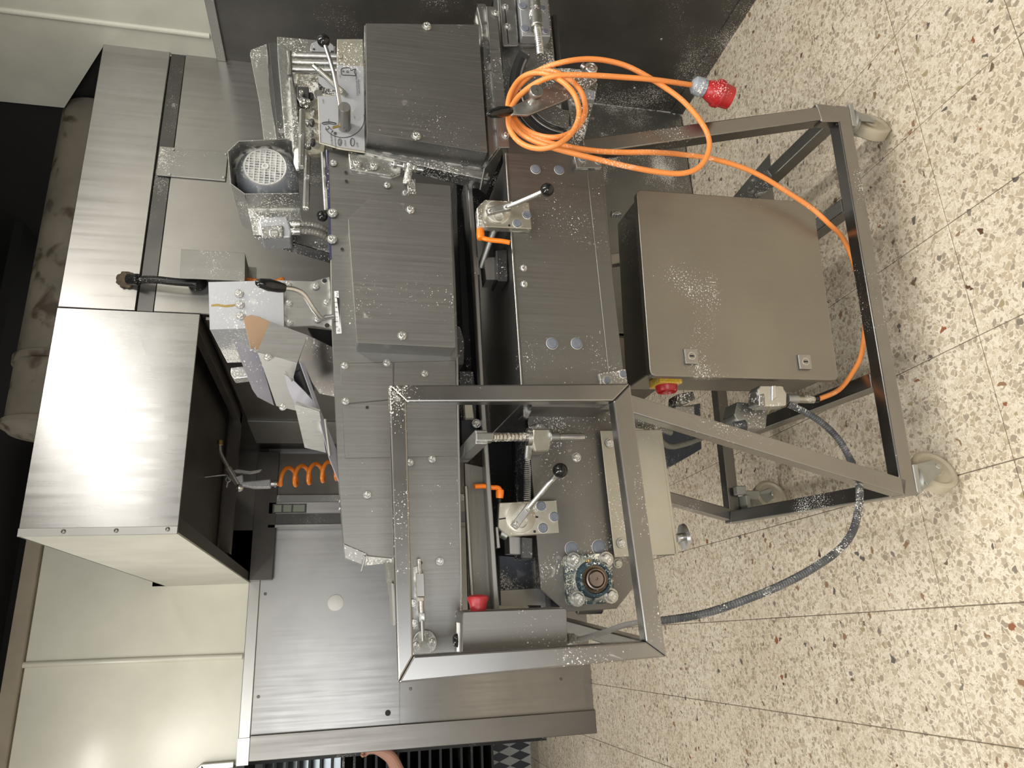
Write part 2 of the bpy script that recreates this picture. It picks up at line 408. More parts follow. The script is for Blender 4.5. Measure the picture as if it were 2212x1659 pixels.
def text(body, loc, size, m, parent=None, rot=(pi / 2, 0, 0), name='lettering', depth=.0003, align='LEFT', sx=1.0):
    cu = bpy.data.curves.new(name, 'FONT'); cu.body = body; cu.size = size; cu.extrude = depth; cu.align_x = align; cu.resolution_u = 3
    t = bpy.data.objects.new(name, cu); COL.objects.link(t)
    dg = bpy.context.evaluated_depsgraph_get(); me = bpy.data.meshes.new_from_object(t.evaluated_get(dg))
    bpy.data.objects.remove(t, do_unlink=True)
    me.materials.clear(); o = link(name, me, m, parent); o.location = loc; o.rotation_euler = rot; o.scale = (sx, 1, 1)
    return o
def pxtext(body, x, y0, y1, d, m, parent, x1=None, name='lettering'):
    """text whose baseline runs from image (x, y0) to (x1 or x, y1), y1 < y0, on plane d; height from x"""
    a, b = mp(x, y0, d), mp(x1 or x, y1, d); v = b - a; L_ = v.length
    o = text(body, a + Vector((0, -.0004, 0)), 1, m, parent, (pi / 2, 0, 0), name)
    w = max(q.co.x for q in o.data.vertices); s = L_ / w
    for q in o.data.vertices: q.co = Vector((q.co.x * s, q.co.y * s, q.co.z * .0003))
    o.rotation_euler = (pi / 2, -math.atan2(v.z, v.x), 0)
    return o

# ================================================================== SETTING
YF, YB, XR, XH, XC = 2.498, 4.49, 2.245, .357, 1.121       # cabinet front, back wall, right wall, hood left side, hood right
ZH, ZT = 1.985, 2.435
def struct(o, label=None): tag(o, label, kind='structure'); return o
fl = struct(box('floor', (-3.2, -2.0, -.05), (2.4, 7.6, -.004), mortar), 'cream terrazzo tile floor')
T = .305
tile_me = None
def tile_mesh():
    bm = bmesh.new(); a, b, h = 0, T - .0022, .004; c = .0015
    lo = [bm.verts.new(p) for p in ((a, a, -h), (b, a, -h), (b, b, -h), (a, b, -h))]
    hi = [bm.verts.new(p) for p in ((a + c, a + c, 0), (b - c, a + c, 0), (b - c, b - c, 0), (a + c, b - c, 0))]
    md = [bm.verts.new(p) for p in ((a, a, -c), (b, a, -c), (b, b, -c), (a, b, -c))]
    bm.faces.new(hi)
    for A, B in ((lo, md), (md, hi)):
        for k in range(4): bm.faces.new((A[k], A[(k + 1) % 4], B[(k + 1) % 4], B[k]))
    bmesh.ops.recalc_face_normals(bm, faces=bm.faces[:])
    me = bpy.data.meshes.new('floor_tile'); bm.to_mesh(me); bm.free(); me.materials.append(terr); return me
tile_me = tile_mesh()
def in_view(p, mg=60):
    v = Vector(p) - C0; z = v.dot(RZ)
    if z < .2: return False
    x, y = F * v.dot(RX) / z + W / 2, F * v.dot(RY) / z + H / 2
    return -mg < x < W + mg and -mg < y < H + mg
rest = []
for i in range(-10, 8):
    for j in range(-10, 21):
        x, y = .02 + T * i, 1.32 + T * j
        if x > XR or y > 7.5: continue
        vis = any(in_view((x + T * a, y + T * b, 0)) for a in (0, .5, 1) for b in (0, .5, 1))
        hid = (y > YF + .05 and x > XC - .4) or (y > YB + .1 and x > -.2) or y > 6.9
        if vis and not hid:
            o = bpy.data.objects.new('floor_tile', tile_me); COL.objects.link(o); o.location = (x, y, random.uniform(-.0004, .0004)); o.parent = fl
        else: rest.append((x, y))
bm = bmesh.new()
for x, y in rest:
    b = T - .0022; bm.faces.new([bm.verts.new((x + u, y + v, 0)) for u, v in ((0, 0), (b, 0), (b, b), (0, b))])
tag(bm_obj('floor_tiles', bm, terr, fl), kind='stuff')

# right wall: dark steel below, trim, cream enamel panels above
wr = struct(box('wall_right', (XR + .01, -1.6, 0), (XR + .08, YF, 2.0), wall_dark), 'dark steel clad side wall')
zs = 0.98
box('cladding_sheet', (XR, 0.2, .05), (XR + .01, YF, .98), wall_dark, wr, .001)
box('cladding_sheet', (XR, 0.2, .983), (XR + .01, YF, 2.0), wall_dark, wr, .001)
box('skirting_strip', (XR - .006, 0.2, .0), (XR + .01, YF, .06), wall_dark, wr, .001)
box('wall_trim', (XR - .012, .2, 1.985), (XR + .01, YF, 2.02), steel, wr, .002)
for p in ((1429, 85), (1371, 190)):
    q = on_x(*p, XR); lathe('rivet', q, (-1, 0, 0), [(0, .006), (.003, .004)], steel_dusty, wr, 10)
wru = struct(prism('trim_1', [(XR, -1.6, 2.02), (XR, YF + .01, 2.02), (XR, YF + .01, 2.44), (XR, 2.9, 2.70), (XR, 2.9, 4.2), (XR, -1.6, 4.2)], (.03, 0, 0), cream_s), 'cream enamel upper wall panel on the right')
tube('batten', [(XR, 2.382, 2.03), (XR, 2.382, 2.6), (XR, 2.382, 3.6)], .012, cream_s, wru, 12, 2)

# oven flank on the right, flush with the hood front
cab = thing('steel_cladding', 'tall stainless steel oven cladding to the right of the hood, behind the machine', 'cladding', (XC, YF, 0))
def wbox(name, x0, y0, z0, x1, y1, z1, m, par, org, bev=.001, lab=None):
    return box(name, (x0 - org[0], y0 - org[1], z0 - org[2]), (x1 - org[0], y1 - org[1], z1 - org[2]), m, par, bev, 1, lab)
oc = (XC, YF, 0)
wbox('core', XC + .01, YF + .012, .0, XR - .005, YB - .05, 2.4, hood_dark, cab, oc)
wbox('upper_panel', XC + .003, YF - .004, 2.195, XR + .003, YF + .012, ZT, wall_steel, cab, oc, .002)
wbox('joint_strip', XC + .003, YF + .004, 2.14, XR + .003, YF + .012, 2.192, wall_dark, cab, oc)
wbox('lower_panel', XC + .003, YF, .98, XR + .003, YF + .012, 2.138, wall_steel, cab, oc, .002)
wbox('lower_panel', XC + .003, YF, .01, XR + .003, YF + .012, .975, steel_dusty, cab, oc, .002)
qa, qb, qc, qd = on_y(415, 384, YF - .01), on_y(415, 322, YF - .01), on_y(490, 357, YF - .01), on_y(341, 348, YF - .01)
cs = wbox('cover_strip', qa.x, YF - .010, qc.z, qb.x, YF - .003, qd.z, steel_clean, cab, oc, .001)
for p in ((374, 323), (366, 377), (488, 333), (483, 383)):
    q = on_y(*p, YF - .011); lathe('screw', q - Vector(oc), (0, -1, 0), [(0, .006), (.003, .005), (.004, .0)], zinc, cab, 10)

# extraction hood
hood = thing('extraction_hood', 'large brushed stainless steel extraction hood box above the oven alcove', 'hood', (XH, YF, ZH))
oh = (XH, YF, ZH)
wbox('front_panel', XH, YF - .006, ZH, XC - .002, YF, ZT, hood_steel, hood, oh, .0015)
wbox('left_panel', XH, YF, ZH, XH + .006, YB - .002, ZT, cream_s, hood, oh, .0, 'dull beige-grey painted left side')
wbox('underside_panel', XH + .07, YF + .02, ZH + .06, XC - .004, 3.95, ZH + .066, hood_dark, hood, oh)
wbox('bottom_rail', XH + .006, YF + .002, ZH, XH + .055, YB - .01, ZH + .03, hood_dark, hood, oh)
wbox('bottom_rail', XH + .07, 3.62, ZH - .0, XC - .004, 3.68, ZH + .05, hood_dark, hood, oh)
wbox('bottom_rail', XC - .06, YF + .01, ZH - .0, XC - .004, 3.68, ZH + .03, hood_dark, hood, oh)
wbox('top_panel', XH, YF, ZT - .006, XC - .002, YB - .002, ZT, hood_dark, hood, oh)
st = wbox('edge_strip', XH - .001, YF - .010, ZH, XH + .024, YF - .005, ZT, steel_clean, hood, oh, .001)
for p in ((137, 1148), (251, 1146), (362, 1143)):
    q = on_y(*p, YF - .011); lathe('rivet', q - Vector(oh), (0, -1, 0), [(0, .007), (.002, .006), (.0035, .003), (.0015, .002)], steel_clean, hood, 12)

# rest of the room, behind and left of the camera
struct(box('wall_front', (-3.3, -2.3, 1.25), (2.3, -2.2, 3.1), mat('room_wall', (.47, .46, .43), 0, .4, 0, .03)), 'cream room wall behind the camera')
struct(box('baseboard_front', (-3.3, -2.3, 0), (2.3, -2.19, 1.25), mat('room_wainscot', (.15, .15, .15), .3, .4, 0, .05)))
struct(box('wall_left', (-3.3, -2.3, 0), (-3.2, YB + .1, 3.1), mat('room_wall_left', (.42, .40, .35), 0, .5, 0, .03)))
struct(box('ceiling_main', (-3.3, -2.3, 3.1), (2.3, 2.2, 3.15), mat('room_ceiling', (.62, .61, .58), 0, .7, 0, .02)))
struct(box('ceiling_left', (-3.3, 2.2, 3.1), (-1.4, YB + .1, 3.15), mat('room_ceiling', (.62, .61, .58))))
wn = struct(box('added_window_frame', (-2.5, -2.215, .62), (-.6, -2.19, .68), trimm), 'added window frame around the fill light behind the camera')  # made-up frame, added around the unseen fill light
for bx_ in ((-2.5, .68, -2.42, 2.75), (-.68, .68, -.6, 2.75), (-2.5, 2.72, -.6, 2.8), (-1.58, .68, -1.52, 2.75)): box('frame_bar', (bx_[0], -2.215, bx_[1]), (bx_[2], -2.17, bx_[3]), trimm, wn)
# walls behind
wb = struct(box('wall_back', (-.54, YB, 0), (XC + 1.2, YB + .1, 1.93), wall_steel), 'brushed steel clad back wall')
box('cladding_sheet', (-.54, YB - .006, .0), (XC + .05, YB, 1.14), wall_steel, wb, .001)
box('cladding_sheet', (-.54, YB - .006, 1.143), (XC + .05, YB, 1.93), wall_steel, wb, .001)
box('edge_post', (-.555, YB - .03, 0), (-.43, YB + .12, 1.93), mat('post_steel', (.20, .19, .175), 1, .35, 0, .03, (60, 60, 2)), wb, .003)
for p in ((558, 1505), (887, 1488), (1212, 1467), (573, 1283)):
    q = on_y(*p, YB - .007); lathe('screw', q, (0, -1, 0), [(0, .009), (.002, .008), (.0025, 0)], wall_dark, wb, 10)
q = on_y(838, 1540, YB - .007); lathe('hole', q, (0, -1, 0), [(0, .016), (.001, .016), (.0012, 0)], ink, wb, 12)
q = on_y(725, 1302, YB - .007); lathe('round_cover', q, (0, -1, 0), [(0, .045), (.006, .045), (.009, .040), (.010, 0)], paper, wb, 28, lab='round white blanking cover')
wu = struct(box('wall_upper_back', (-1.4, YB - .0, 1.99), (XH + .3, YB + .1, 3.08), cream), 'glossy cream panelled upper wall')
wu.name = 'wall_back_upper'
box('wall_trim', (-.56, YB - .02, 1.93), (XH + .02, YB + .02, 1.99), trimm, wu, .003)
tube('batten', [on_y(40, 1437, YB - .004), on_y(280, 1427, YB - .004), on_y(524, 1418, YB - .004)], .016, cream, wu, 12, 2)
wb3 = struct(box('trim_2', (-1.4, YB - .03, 3.075), (XH + .9, YB + .12, 3.15), woodtrim), 'beige cornice strip')
box('dark_joint', (-1.4, YB - .004, 3.068), (XH + .6, YB, 3.076), rust, wb3)  # narrow dark strip along the cornice joint
struct(box('ceiling', (-1.4, YB - .5, 3.25), (2.3, YB + .2, 3.3), voidm), 'dark ceiling void')
struct(box('wall_ceiling_void', (-2.2, YB + .15, 3.15), (2.4, YB + .2, 4.8), voidm)).name = 'wall_void'
struct(box('added_void_lid', (-2.2, 2.9, 3.7), (2.24, YB + .2, 3.76), voidm), 'added black lid keeping light out of the ceiling void')  # black lid added so that the void stays dark
struct(box('added_void_side', (2.30, YF + .03, 2.3), (2.36, YB + .2, 4.8), voidm))  # black side panel added to shut world light out of the void
struct(box('wall_alcove', (XH, YB + .0, 1.90), (2.3, YB + .09, 2.5), alcove_m)).name = 'alcove_leak_filler'  # filler added to stop world light leaking in behind the hood
struct(box('added_void_top', (-2.2, .8, 4.6), (2.36, YB + .2, 4.66), voidm))  # black top added to close the void against world light
# alcove interior (oven front)
ov = thing('deck_oven', 'dim stainless oven front inside the alcove under the hood', 'oven', (XC, YB, 0))
oo = (XC, YB, 0)
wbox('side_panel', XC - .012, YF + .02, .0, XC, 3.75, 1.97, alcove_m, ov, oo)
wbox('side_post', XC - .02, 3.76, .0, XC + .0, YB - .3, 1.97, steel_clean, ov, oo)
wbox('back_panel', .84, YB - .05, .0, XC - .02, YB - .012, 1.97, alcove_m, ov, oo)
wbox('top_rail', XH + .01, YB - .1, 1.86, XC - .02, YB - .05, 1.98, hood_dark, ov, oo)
wbox('vertical_rail', .80, YB - .09, .0, .845, YB - .055, 1.9, steel, ov, oo)
cpn = wbox('control_strip', .66, YB - .09, .0, .80, YB - .05, 1.9, wall_dark, ov, oo)
wbox('strip_edge', .655, YB - .1, .0, .672, YB - .045, 1.9, wall_steel, ov, oo)
wbox('strip_edge', .735, YB - .1, .0, .80, YB - .088, 1.9, wall_steel, ov, oo)
gp = mat('pale_green_display', (.35, .40, .33), 0, .4)
for k, (z0, z1) in enumerate(((1.83, 1.87), (1.775, 1.82), (1.70, 1.765))):
    wbox('display_window', .745, YB - .104, z0, .785, YB - .1, z1, gp, ov, oo)
wbox('display_frame', .738, YB - .102, 1.69, .792, YB - .0995, 1.88, wall_dark, ov, oo)

# round exhaust duct above the cladding
duct = thing('exhaust_duct', 'stained brown round exhaust duct lying above the steel cladding', 'duct', (.8, 3.0, 2.7))
def du(x, y, Y=3.05): return on_y(x, y, Y) - Vector((.8, 3.0, 2.7))
a0, a1 = Vector((-.02, .0, -.105)), Vector((1.38, .0, -.105))
lathe('duct_pipe', a0, a1 - a0, [(0, .02), (.03, .125), (.05, .145), (.052, .155), (.07, .155), (.072, .142), (.30, .142), (.302, .152), (.33, .152), (.332, .140), (1.5, .140)], rust, duct, 30)

# gas pipe and its sheet cover on the flank
gpz = thing('gas_pipe', 'short black iron pipe with flange leaving a foamed hole in the cladding', 'pipe', on_y(300, 603, YF - .006))
def g3(x, y, dy): return on_y(x, y, YF - .006 - dy) - gpz.location
tube('pipe', [g3(285, 605, .03), g3(330, 604, .05), g3(380, 609, .055), g3(425, 612, .05)], .0135, gasp, gpz, 14, 3)
rod('collar', g3(278, 603, .03), g3(300, 604, .05), .02, gasp, gpz)
lathe('flange', g3(426, 612, .002), (0, -1, 0), [(0, .032), (.006, .032), (.02, .022), (.05, .018), (.056, 0)], gasp, gpz, 20)
bmf = bmesh.new(); bmesh.ops.create_icosphere(bmf, subdivisions=3, radius=.03)
for v in bmf.verts: v.co = v.co * random.uniform(.8, 1.2); v.co.y *= .45
fo = bm_obj('foam_plug', bmf, foam, gpz); fo.location = g3(272, 604, .008)
tube('orange_hose', [g3(520, 600, .03), g3(545, 604, .03), g3(580, 608, .03), g3(600, 606, .03), g3(610, 602, .03), g3(612, 610, .02)], .006, coil_o, gpz, 8, 5)
pc = thing('pipe_cover', 'grey folded sheet metal box over the black pipe on the cladding', 'box', on_y(460, 572, YF - .006))
c0_ = [on_y(x, y, YF - .10) - pc.location for x, y in ((391, 539), (528, 547), (527, 607), (389, 601))]
prism('cover_face', c0_, (0, .002, 0), mat('cover_box_steel', (.30, .295, .275), 1, .5, .05, .05, (60, 60, 3)), pc, .0005)
prism('cover_side', [c0_[1], c0_[2], c0_[2] + Vector((0, .1, 0)), c0_[1] + Vector((0, .1, 0))], (0, 0, -.002), mat('cover_box_steel', (.30, .295, .275), 1, .5, .05, .05, (60, 60, 3)), pc)
prism('cover_side', [c0_[0], c0_[1], c0_[1] + Vector((0, .1, 0)), c0_[0] + Vector((0, .1, 0))], (.002, 0, 0), mat('cover_box_steel', (.30, .295, .275), 1, .5, .05, .05, (60, 60, 3)), pc)
prism('mounting_tab', [c0_[1] + Vector((0, .098, 0)), c0_[2] + Vector((.0, .098, 0)), c0_[2] + Vector((.0, .098, -.03)), c0_[1] + Vector((0, .098, -.03))], (0, .002, 0), mat('cover_box_steel', (.30, .295, .275), 1, .5, .05, .05, (60, 60, 3)), pc)

# beyond the opening on the left: rack, patterned base, dark frame, forearm
rk = thing('tray_rack', 'dark tray rack seen through the opening left of the steel wall', 'rack', (-.95, 5.6, 0))
for k in range(22):
    box('tray', (-.45, -.1, .42 + k * .072), (.32, .45, .436 + k * .072), gasp, rk)
for xx in (-.42, .25):
    for yy in (-.12, .45): box('post', (xx, yy, .04), (xx + .03, yy + .03, 2.05), gasp, rk)
box('glass_shelf', (-.5, .5, 1.45), (.3, .52, 2.05), mat('pale_glass', (.25, .28, .28), .3, .1), rk)
pb = struct(box('baseboard_far', (-2.2, 6.15, 0), (XC, 6.19, .36), checker()), 'black and pale diamond patterned base')
struct(box('wall_far', (-2.2, 6.2, 0), (XC, 6.3, 3.0), voidm))
fr = struct(box('door_1', (-.57, YB - .03, 1.93), (-.44, YB + .08, 1.99), trimm), 'dark metal door frame corner')
sq('frame_bar', Vector((-.56, YB - .02, 2.0)), Vector((-.56, YB - .02, 2.16)), .03, .06, trimm, fr)
sq('frame_bar', Vector((-.555, YB - .02, 2.15)), Vector((-.66, YB - .02, 2.27)), .03, .06, trimm, fr)
box('dark_opening', (-.9, YB - .015, 1.95), (-.57, YB - .005, 2.15), gasp, fr)
# forearm and hand of a person at the rack
def hand_arm():
    bm = bmesh.new(); lay = bm.verts.layers.skin.verify()
    e = on_y(845, 1634, 5.2); w_ = on_y(812, 1619, 5.2); pz = on_y(797, 1614, 5.2)
    org = Vector(e)
    def v(p, r):
        q = bm.verts.new(Vector(p) - org); q[lay].radius = (r, r); return q
    pers = thing('person', 'forearm and hand of a person reaching in front of the tray rack', 'person', org)
    ch = [v(e + Vector((-.25, .05, -.12)), .05), v(e, .043), v((e + w_) / 2, .036), v(w_, .024), v(pz, .03)]
    for a, b in zip(ch, ch[1:]): bm.edges.new((a, b))
    for k in range(4):
        b0 = pz + Vector((.012 - k * .02, 0, .02)); a = v(b0, .010); bm.edges.new((ch[4], a))
        p1 = v(b0 + Vector((.012, -.015, .028)), .009); p2 = v(b0 + Vector((.004, -.035, .03 - .003 * k)), .008); p3 = v(b0 + Vector((-.002, -.035, .012)), .007)
        for s_, t_ in ((a, p1), (p1, p2), (p2, p3)): bm.edges.new((s_, t_))
    t1 = v(pz + Vector((.03, -.01, -.005)), .011); t2 = v(pz + Vector((.04, -.03, .02)), .009); bm.edges.new((ch[4], t1)); bm.edges.new((t1, t2))
    ch[0][lay].use_root = True
    me = bpy.data.meshes.new('arm'); bm.to_mesh(me); bm.free(); o = link('arm', me, skin, pers)
    o.modifiers.new('s', 'SKIN'); s = o.modifiers.new('b', 'SUBSURF'); s.levels = 2; s.render_levels = 2
    for p in me.polygons: p.use_smooth = True
hand_arm()
#MACHINE
# ================================================================== DOUGH MACHINE (machine metres: x along, y back, z up)
mc = thing('dough_moulding_machine', 'floured stainless steel dough moulding machine on a wheeled tube frame with control cabinet', 'machine', ORG, -YAW)
# ---- base frame
q = .04
def bar(p0, p1, name='frame_tube', w=q, h=q, m=tube_m, up=(0, 1, 0), par=None): return sq(name, p0, p1, w, h, m, par or mc, up)
ZB = .180
bar((-.0, .02, ZB), (1.055, .02, ZB)); bar((-.0, .82, ZB), (1.055, .82, ZB))
for a in (.02, .29, .775, 1.045): bar((a, .041, ZB), (a, .799, ZB), up=(0, 0, 1))
f0, f1 = mp(1958, 1053, 0), mp(1352, 868, 0); bar(Vector((f0.x, .02, f0.z)), Vector((f1.x, .02, f1.z)), 'diagonal_strut')
bar(Vector((f0.x + .01, .82, f0.z + .01)), Vector((f1.x, .82, f1.z)), 'diagonal_strut')
g0, g1 = mp(1790, 240, 0), mp(1262, 316, 0); bar(Vector((g0.x, .02, g0.z - .01)), Vector((g1.x, .02, g1.z)), 'upright_strut')
bar(Vector((g0.x, .82, g0.z - .01)), Vector((g1.x, .82, g1.z)), 'upright_strut')
plate('gusset', [(1762, 222), (1820, 229), (1832, 262), (1775, 262)], .001, .034, tube_m, mc, .003)
rod('rivet_stud', Vector((1.0, .01, .2)), Vector((1.0, .01, .206)), .006, gasp, mc, 10)
# ---- castors
def castor(a, b, th, brake=False, off=(0, 0)):
    org = Vector((a, b, 0)); r = .056
    f = box('castor', (-.034, -.034, .143), (.034, .034, .158), bracketm, mc, .002); f.location = org
    n = Vector((cos(th), -sin(th), 0)); s = Vector((sin(th), cos(th), 0))
    off = Vector((off[0], off[1], 0))
    lathe('swivel', (0, 0, .122), (0, 0, 1), [(0, .03), (.012, .034), (.022, .028)], bracketm, f, 18)
    for k in (-1, 1):
        c = n * .0215 * k
        pts = [c + s * .03 + Vector((0, 0, .128)), c - s * .032 + Vector((0, 0, .128)), c + off - s * .018 + Vector((0, 0, .058)), c + off + s * .004 + Vector((0, 0, .046)), c + off + s * .02 + Vector((0, 0, .060))]
        prism('fork_arm', pts, n * .003 * k, bracketm, f, .001)
    c = off + Vector((0, 0, r))
    w = lathe('wheel', c - n * .017, n, [(0, .018), (.004, .02), (.005, .040), (.0, .046), (.001, r - .004), (.004, r), (.030, r), (.033, r - .004), (.034, .046), (.029, .040), (.030, .02), (.034, .018)], nylon, f, 40)
    rod('axle', c - n * .027, c + n * .027, .008, zinc, f)
    if brake:
        box('brake_pedal', (.036, -.03, .150), (.066, .0, .185), bracketm, f, .003)
        box('brake_arm', (.02, -.028, .10), (.05, -.002, .152), bracketm, f, .003)
        prism('brake_pedal', [Vector((-.02, -.025, .14)), Vector((.0, -.02, .11)), Vector((.0, .02, .11)), Vector((-.02, .025, .14))], (-.01, 0, 0), zinc, f, .002)
for a, b, th, br, of in ((.04, .035, radians(62), 0, (.022, .02)), (1.032, .035, radians(62), 0, (.01, .022)), (.055, .79, radians(70), 1, (.030, -.01)), (1.03, .78, radians(60), 0, (0, .02))): castor(a, b, th, br, of)
# steel tray on the right rail and folded foot plate
sheet('folded_tray', [Vector(v) for v in ((.93, .36, .205), (1.03, .34, .25), (1.03, .60, .25), (.93, .60, .205))], steel_dusty, mc, .002)
q1_ = [mp(1578, 432, -.36), mp(1663, 331, -.36), mp(1669, 405, -.30), mp(1630, 432, -.30)]
sheet('folded_tray', q1_, steel_heavy, mc, .002); sheet('folded_tray', [mp(1632, 432, -.30), mp(1669, 405, -.30), mp(1674, 440, -.30)], steel_clean, mc, .002)

# ---- control cabinet
cb = plate('control_cabinet', round_poly([mp(*p, -.062) and Vector((*p, 0)) for p in ((1380, 416), (1408, 805), (1808, 815), (1750, 444))], 10), -.062, .19, mat('cabinet_steel', (.30, .285, .25), 1, .40, .08, .03, (260, 260, 3)), mc, .004, 2) if False else None
def pxr(l, r): return [(v.x, v.y) for v in round_poly([Vector((x, y, 0)) for x, y in l], r)]
cabm = mat('cabinet_steel', (.31, .295, .26), 1, .42, .04, .03, (260, 260, 3))
cabd = mat('cabinet_steel_side', (.25, .24, .215), 1, .40, .16, .04, bump=.03)
cb = plate('control_cabinet', [(1384, 416), (1409, 802), (1802, 812), (1748, 446)], -.078, .17, cabd, mc, .004, 2)
plate('cabinet_seal', [(1382, 413), (1407, 806), (1806, 816), (1752, 442)], -.072, .006, black, cb, 0)
dr = plate('cabinet_door', pxr([(1375, 409), (1405, 812), (1812, 822), (1757, 437)], 12), -.05, .022, cabm, cb, .005, 3)
for x, y in ((1491, 771), (1736, 783)):
    c = mp(x, y, -.049); s_ = .0165
    b_ = box('lock', (-s_ * 1.15, -.008, -s_), (s_ * 1.15, 0, s_), steel_clean, cb, .002, 2); b_.location = c
    lathe('lock_barrel', c + Vector((0, -.007, 0)), (0, -1, 0), [(0, .0095), (.002, .0095), (.002, .0075), (.0005, .007), (.001, 0)], chrome, cb, 18)
    box('keyhole', (c.x - .0016, c.y - .0095, c.z - .005), (c.x + .0016, c.y - .007, c.z + .005), ink, cb)
# left flank of the cabinet: main switch, type plate, plug connectors
XA = mp(1600, 818, -.12).x
def side(x, y, out=0.0):
    """pixel on the vertical plane of the cabinet's left flank"""
    r = ray(x, y); A = XA - out; o_ = C0 - ORG; t = (A - o_.dot(EX)) / r.dot(EX); v = o_ + r * t
    return Vector((v.dot(EX), v.dot(EY), v.z))
ms = mp(1440, 842, -.13)
sw = box('switch_base', (XA - .022, ms.y - .03, ms.z - .03), (XA, ms.y + .035, ms.z + .03), yellow, cb, .003, 2)
lathe('main_switch_knob', Vector((XA - .022, ms.y, ms.z)), (-1, 0, 0), [(0, .027), (.014, .025), (.016, .023), (.010, .021), (.010, 0)], red, cb, 26, lab='red rotary knob')
box('knob_bar', (XA - .037, ms.y - .021, ms.z - .005), (XA - .03, ms.y + .021, ms.z + .005), red, cb, .002)
tp = mp(1588, 838, -.11); box('type_plate', (XA - .0015, tp.y - .018, tp.z - .032), (XA, tp.y + .018, tp.z + .032), cabd, cb, .0005)
for dy in (-.015, .015):
    for dz in (-.028, .028): lathe('rivet', (XA - .0015, tp.y + dy, tp.z + dz), (-1, 0, 0), [(0, .002), (.0015, 0)], zinc, cb, 8)
k1 = mp(1665, 852, -.09)
cn = plate('plug_connector', [(1636, 842), (1642, 832), (1690, 832), (1700, 850), (1699, 876), (1650, 878), (1637, 872)], -.07, .045, zinc, cb, .003, 2)
plate('connector_latch', [(1668, 833), (1676, 832), (1678, 858), (1668, 866)], -.064, .01, chrome, cb, .001)
plate('connector_latch', [(1640, 852), (1652, 850), (1654, 876), (1640, 878)], -.064, .012, steel_heavy, cb, .002)
plate('junction_housing', [(1592, 868), (1640, 872), (1658, 893), (1655, 925), (1612, 926), (1590, 905), (1586, 895)], -.14, .06, steel_dusty, cb, .003, 2)
rod('cable_gland', mp(1612, 918, -.14), mp(1585, 922, -.15), .014, hose, cb)
plate('dark_housing', [(1462, 852), (1497, 845), (1503, 862), (1480, 872), (1462, 871)], -.13, .05, steel_dark, cb, .002)
plate('dark_housing', [(1460, 878), (1500, 876), (1502, 900), (1462, 898)], -.16, .05, steel_dusty, cb, .002)
rod('cable_gland', mp(1700, 862, -.10), mp(1722, 862, -.10), .013, bracketm, cb); rod('cable_gland', mp(1722, 862, -.10), mp(1758, 863, -.10), .010, brassy, cb)
rod('cable_gland', mp(1752, 862, -.10), mp(1768, 862, -.10), .009, black, cb)
rod('standoff', mp(1320, 463, -.2), mp(1340, 463, -.2), .009, steel_dusty, mc)

# ---- lower body
lowm = mat('lower_body_steel', (.225, .22, .208), 1, .46, .14, .03, (260, 260, 3))
lb = plate('lower_body', [(1094, 330), (1131, 868), (1350, 866), (1301, 330)], -.022, .44, lowm, mc, .002)
plate('bottom_fold', [(1268, 368), (1317, 826), (1349, 823), (1297, 366)], -.0205, .0015, lowm, lb, .0005)
plate('front_lip', [(1091, 330), (1128, 866), (1132, 866), (1095, 330)], -.018, .006, steel_clean, lb, .001)
for x, y, r in ((1157, 365.6, 10), (1208, 367, 10), (1192.7, 742, 11), (1245.8, 742, 11)): cap(x, y, -.022, px(r, -.02), None, lb)
for x, y in ((1130.7, 579), (1132, 613.6)): bolt(x, y, -.022, .0065, zinc, lb)
cbk = plate('corner_bracket', [(1294, 806), (1352, 797), (1356, 830), (1298, 830)], -.012, .01, steel_dusty, lb, .001)
for x, y in ((1310.7, 822), (1345.6, 808)): cap(x, y, -.012, px(7, -.02), None, lb)
cb2 = plate('corner_bracket', [(1240, 337), (1302, 341), (1300, 362), (1246, 362)], -.012, .01, steel_dusty, lb, .001)
for x, y, r in ((1258, 343, 7), (1291, 350, 5)): cap(x, y, -.012, px(r, -.02), None, lb)
plate('edge_fold', [(1240, 337), (1246, 362), (1252, 362), (1246, 337)], -.008, .004, steel_clean, lb, .001)
ch = plate('channel', [(1147, 868), (1150, 878), (1316, 880), (1318, 868)], -.03, .14, lowm, lb, .001)
lathe('hole_plug', mp(1170, 877, -.06), (-.6, -1, 0), [(0, .010), (.002, .009), (.002, 0)], ink, lb, 18)
plate('fold_tab', [(1130, 866), (1150, 868), (1150, 884), (1140, 904), (1132, 900)], -.07, .012, steel_dusty, lb, .001)
# inner belt bed between the two bodies
bd = box('belt_bed', (-.25, .17, .99), (1.2, .50, 1.02), belt, mc, .003)
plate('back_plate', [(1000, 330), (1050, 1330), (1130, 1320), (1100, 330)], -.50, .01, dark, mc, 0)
gr = plate('guide_rail', [(1008, 372), (1019, 372), (1034, 600), (1046, 830), (1080, 1330), (1068, 1335), (1037, 835), (1024, 600)], -.10, .03, steel_clean, mc, .002)
plate('rail_shelf', [(1010, 372), (1018, 372), (1036, 600), (1045, 830), (1078, 1330), (1070, 1332), (1039, 835), (1026, 600)], -.13, .30, steel_dark, mc, .001)
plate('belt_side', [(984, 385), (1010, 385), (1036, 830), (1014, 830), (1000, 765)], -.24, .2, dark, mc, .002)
tm_ = mat('belt_tray_steel', (.22, .21, .185), 1, .35, .12, .05, (3, 3, 200))
plate('tray_panel', [(1003, 1000), (1050, 1010), (1068, 1325), (1012, 1325)], -.13, .01, tm_, mc, .001)
rod('tray_rod', mp(1006, 1050, -.11), mp(1021, 1322, -.11), .0045, steel_clean, mc)
plate('motor_block', [(990, 800), (1024, 800), (1030, 850), (1032, 930), (994, 935)], -.16, .12, steel_dark, mc, .003)
plate('motor_block', [(1000, 860), (1022, 868), (1026, 905), (1003, 905)], -.12, .03, brassy, mc, .003)
